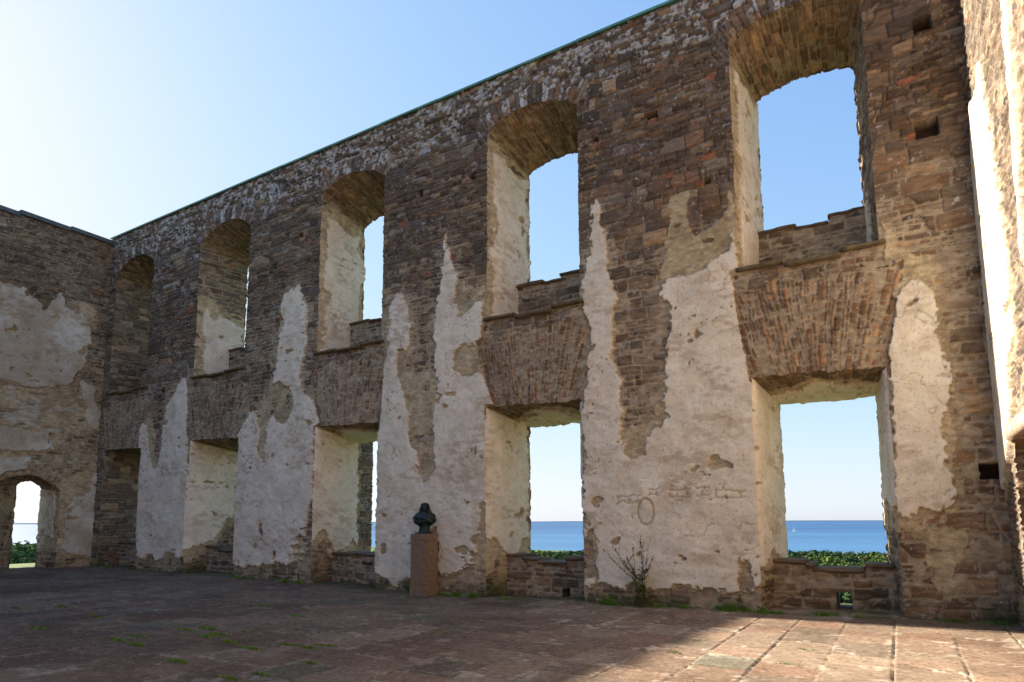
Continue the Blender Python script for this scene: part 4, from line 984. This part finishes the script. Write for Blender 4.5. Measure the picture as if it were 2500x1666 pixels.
def face(p, a, z):
    fr = max(0, -math.sin(a)); u = p.x; zz = z-.50; q = 0
    if fr > .2:
        q -= .030*math.exp(-(u/.014)**2)*math.exp(-((zz-.085)/.028)**2)*1.0      # nose
        q -= .008*math.exp(-((zz-.135)/.012)**2)*math.exp(-(u/.05)**2)              # brow
        q += .012*math.exp(-((zz-.112)/.012)**2)*(math.exp(-((u-.028)/.014)**2)+math.exp(-((u+.028)/.014)**2))
        q -= .008*math.exp(-((zz-.045)/.007)**2)*math.exp(-(u/.022)**2)-.006*math.exp(-((zz-.037)/.004)**2)*math.exp(-(u/.024)**2)
        q -= .010*math.exp(-((zz-.008)/.016)**2)*math.exp(-(u/.024)**2)             # chin
        q -= .007*math.exp(-((zz-.026)/.006)**2)*math.exp(-(u/.018)**2)
    return Vector((p.x, p.y+q, p.z))
loft('head', interp_rings([(0, -.015, .485, .030, .045, 1), (0, -.022, .50, .050, .066, 1), (0, -.02, .53, .064, .080, .95), (0, -.016, .58, .076, .090, .95), (0, -.012, .63, .080, .094, .95), (0, -.006, .67, .070, .082, 1), (0, 0, .70, .04, .05, 1), (0, 0, .706, .015, .02, 1)], 60), M_BRONZE, bu, face, 64)
def curls(p, a, z):
    s_ = math.sin(a); k = 1+.06*math.sin(a*9+z*60)+.04*math.sin(a*17-z*38)
    y = p.y*k
    if s_ < 0 and z < .685: y = max(p.y*k, -.045+.02*math.sin(z*70)) if abs(p.x) < .085 else max(y, -.085)
    return Vector((p.x*k, y, p.z))
loft('hair', interp_rings([(0, .02, .375, .16, .06, .8), (0, .02, .43, .168, .115, .85), (0, .018, .50, .152, .115, .9), (0, .016, .56, .124, .105, .95), (0, .014, .62, .108, .102, 1), (0, .012, .68, .094, .094, 1), (0, .01, .715, .062, .068, 1), (0, .01, .728, .02, .025, 1)], 56), M_BRONZE, bu, curls, 72)

# ================================================================== WEED AND GRASS
M_STEM = mat_simple('weed_stem', (.16, .15, .06), .8, 0, 20, .3, 0, col2=(.12, .09, .05))
M_WLEAF = mat_simple('weed_leaf', (.17, .22, .05), .7, 0, 12, .3, 0, col2=(.07, .11, .03))
M_SEED = mat_simple('seed_head', (.055, .035, .02), .9, 0, 30, .3, 0)
wd = thing('weed', 'tall branching weed growing at the foot of the plastered wall', 'weed', loc=(-4.42, 12.24, -.07))
g = random.Random(12)
def tube_path(bm, pts, r0, r1, seg=5):
    R_ = []
    for i, p in enumerate(pts):
        d_ = (pts[min(i+1, len(pts)-1)]-pts[max(i-1, 0)]).normalized(); a = d_.orthogonal().normalized(); b_ = d_.cross(a); r = r0+(r1-r0)*i/(len(pts)-1)
        R_.append([bm.verts.new(p+(a*math.cos(q)+b_*math.sin(q))*r) for q in [2*math.pi*j/seg for j in range(seg)]])
    for i in range(len(R_)-1):
        for j in range(seg): bm.faces.new((R_[i][j], R_[i][(j+1) % seg], R_[i+1][(j+1) % seg], R_[i+1][j]))
    bm.faces.new(R_[-1])
def leaf(bm, p, d_, up, l, w_):
    sd = d_.cross(up)
    if sd.length < 1e-4: sd = Vector((1, 0, 0))
    sd.normalize(); n = 4; L_ = []
    for i in range(n+1):
        t = i/n; q = p+d_*l*t+Vector((0, 0, -.35*l*t*t)); ww = w_*math.sin(math.pi*min(.98, t*.9+.08))
        L_.append((bm.verts.new(q-sd*ww), bm.verts.new(q+sd*ww)))
    for i in range(n): bm.faces.new((L_[i][0], L_[i][1], L_[i+1][1], L_[i+1][0]))
targets = [(-.76, 1.14, 0), (-.55, 1.25, 0), (-.47, 1.02, 1), (-.24, 1.0, 0), (-.13, 1.24, 0), (.02, 1.43, 0), (.05, 1.36, 0), (.10, 1.22, 0), (.17, 1.15, 0), (.33, .99, 1), (-.36, .92, 0), (-.62, .95, 0)]
bs = bmesh.new(); bl = bmesh.new(); bsd = bmesh.new()
for (tx, tz, k) in targets:
    root = Vector((g.uniform(-.05, .07), g.uniform(-.06, .03), 0)); hub = Vector(((-.10 if tx < -.1 else .06)+g.uniform(-.03, .03), g.uniform(-.05, .0), g.uniform(.5, .62)))
    end = Vector((tx, g.uniform(-.22, .04), tz)); pts = []
    mid = Vector((hub.x*.55+end.x*.45, (hub.y+end.y)/2, hub.z+(end.z-hub.z)*(.38 if k == 0 else .30)))
    for i in range(15):
        t = i/14
        if t < .4: q = t/.4; p = root.lerp(hub, q)+Vector((.02*math.sin(q*3+tx*9), 0, 0))
        else:
            q = (t-.4)/.6; p = hub*(1-q)**2+mid*2*q*(1-q)+end*q*q
        pts.append(p+Vector((g.uniform(-.008, .008), 0, 0)))
    tube_path(bs, pts, .006, .0018)
    for j in range(26):
        t = .42+.58*g.random(); i = int(t*14); q = t*14-i; p = pts[i].lerp(pts[min(14, i+1)], q)+Vector((g.uniform(-.012, .012), g.uniform(-.012, .012), 0))
        bmesh.ops.create_icosphere(bsd, subdivisions=1, radius=g.uniform(.006, .013), matrix=Matrix.Translation(p))
    for j in range(3):
        i = g.randint(6, 12); p = pts[i]; e_ = p+Vector((g.uniform(-.10, .10), g.uniform(-.05, .05), g.uniform(.05, .14)))
        tube_path(bs, [p, p.lerp(e_, .5)+Vector((0, 0, -.01)), e_], .004, .002)
        for q in (.4, .6, .8, 1): bmesh.ops.create_icosphere(bsd, subdivisions=1, radius=g.uniform(.006, .011), matrix=Matrix.Translation(p.lerp(e_, q)))
for j in range(260):
    z = g.uniform(.02, .72); a = g.uniform(0, 6.28); x0 = g.uniform(-.11, .11)-(.10*ss(.35, .7, z) if g.random() < .5 else -.05*ss(.35, .7, z))
    d_ = Vector((math.cos(a), math.sin(a)*.7-.1, g.uniform(.2, 1.1))).normalized(); l = g.uniform(.07, .17)*(1.15-z*.8)
    leaf(bl, Vector((float(x0), g.uniform(-.05, .03), z)), d_, Vector((0, 0, 1)), l, g.uniform(.014, .028))
bm_obj('stem', bs, M_STEM, wd, True); bm_obj('leaves', bl, M_WLEAF, wd); so_ = bm_obj('seed_heads', bsd, M_SEED, wd, True); so_['kind'] = 'stuff'

TUFTS = [(-14.42, 5.81), (-13.96, 6.36), (-11.88, 5.98), (-11.42, 4.9), (-9.27, 4.97), (-9.36, 5.27), (-8.72, 4.92), (-9.27, 5.95), (-9.09, 6.19), (-8.49, 5.77), (-8.45, 5.95), (-7.24, 5.51), (-6.95, 5.9), (-6.6, 5.9), (-6.47, 6.11), (-7.29, 4.59), (-5.83, 5.28), (-6.04, 4.36), (-5.87, 4.63), (-10.7, 8.4), (-8.99, 7.74), (-7.82, 5.65)]
jx = [-1.147-.66*k for k in range(26)]
spots = [(x, y, .22, 90, .035) for x, y in TUFTS]+[(x+.1*g.uniform(-1, 1), y, .2, 70, .03) for x, y in TUFTS]
for k in range(60): spots.append((jx[g.randint(0, 25)]+g.uniform(-.03, .03), g.uniform(4.5, 11.5), g.uniform(.04, .16), 24, .022))
for k in range(26): spots.append((g.uniform(-25, 1.2), g.uniform(12.18, 12.42), g.uniform(.1, .28), 110, .075))
for x, n_, h_ in ((-10.25, 260, .17), (-8.9, 240, .12), (-8.45, 260, .13), (-9.5, 120, .08), (-5.15, 220, .16), (-4.1, 90, .08), (-2.75, 200, .14), (-2.95, 120, .12), (-3.6, 80, .09), (-2.2, 110, .1), (-7.6, 90, .08), (.6, 120, .06), (1.2, 140, .05), (-14.6, 160, .11), (-16.3, 120, .08), (-1.9, 60, .07)): spots.append((x, 12.30 if x > -11 else 12.2, .14, n_, h_))
GV = []; GF = []; GCc = []
for (x, y, rad, n_, hb) in spots:
    el = g.uniform(.25, .6); horiz = g.random() < .6
    for j in range(n_):
        dx_ = g.gauss(0, rad*.45); dy_ = g.gauss(0, rad*.45)*(el*.5 if y < 12 else .35)
        bx, by = x+dx_, y+dy_; bz = float(floor_z(np.array([bx]), np.array([by]))[0])-.004
        h_ = hb*g.uniform(.4, 1.2); a = g.uniform(0, 6.28); wv = g.uniform(.002, .0045)*(1 if hb > .05 else 1.5); ln_ = h_*g.uniform(.1, .8)
        cx, cy = math.cos(a), math.sin(a); b0 = len(GV)
        GV += [(bx-cy*wv, by+cx*wv, bz), (bx+cy*wv, by-cx*wv, bz), (bx+cx*ln_*.4+cy*wv*.8, by+cy*ln_*.4-cx*wv*.8, bz+h_*.65), (bx+cx*ln_*.4-cy*wv*.8, by+cy*ln_*.4+cx*wv*.8, bz+h_*.65),
               (bx+cx*ln_+cy*wv*.15, by+cy*ln_-cx*wv*.15, bz+h_), (bx+cx*ln_-cy*wv*.15, by+cy*ln_+cx*wv*.15, bz+h_)]
        GF += [(b0, b0+1, b0+2, b0+3), (b0+3, b0+2, b0+4, b0+5)]
        q = g.uniform(.7, 1.3); GCc += [(.12*q, .225*q, .035)]*6
o = newmesh('grass', np.array(GV), np.array(GF), M_LEAF, None, np.array(GCc), smooth=False); tag(o, 'small grass tufts in the paving joints and along the wall foot', 'grass', kind='stuff')

# out of view: added block keeping sun off the doorway, and the opposite wall
M_FARW = mat_simple('castle_stone', (.24, .2, .165), .9, 0, 1.2, .2, .4, spec=.1)
def offview_block(lbl, x0, x1, y0, y1, z1):
    t = thing('unseen_wall', lbl, 'building')
    bm = bmesh.new(); bar(bm, x0, x1, y0, y1, -1, z1); bm_obj('wall', bm, M_FARW, t)
    bm = bmesh.new(); bar(bm, x0-.1, x1+.1, y0-.1, y1+.1, z1+.003, z1+.12); bm_obj('coping_strip', bm, M_COPPER, t)
offview_block('added sun blocker west of the arched doorway, outside the frame', -47, -41, 2, 15.9, 16)
offview_block('opposite long wall of the hall, behind the viewer', XL-1.4, XR+1.5, -21.5, -19.8, 11.5)
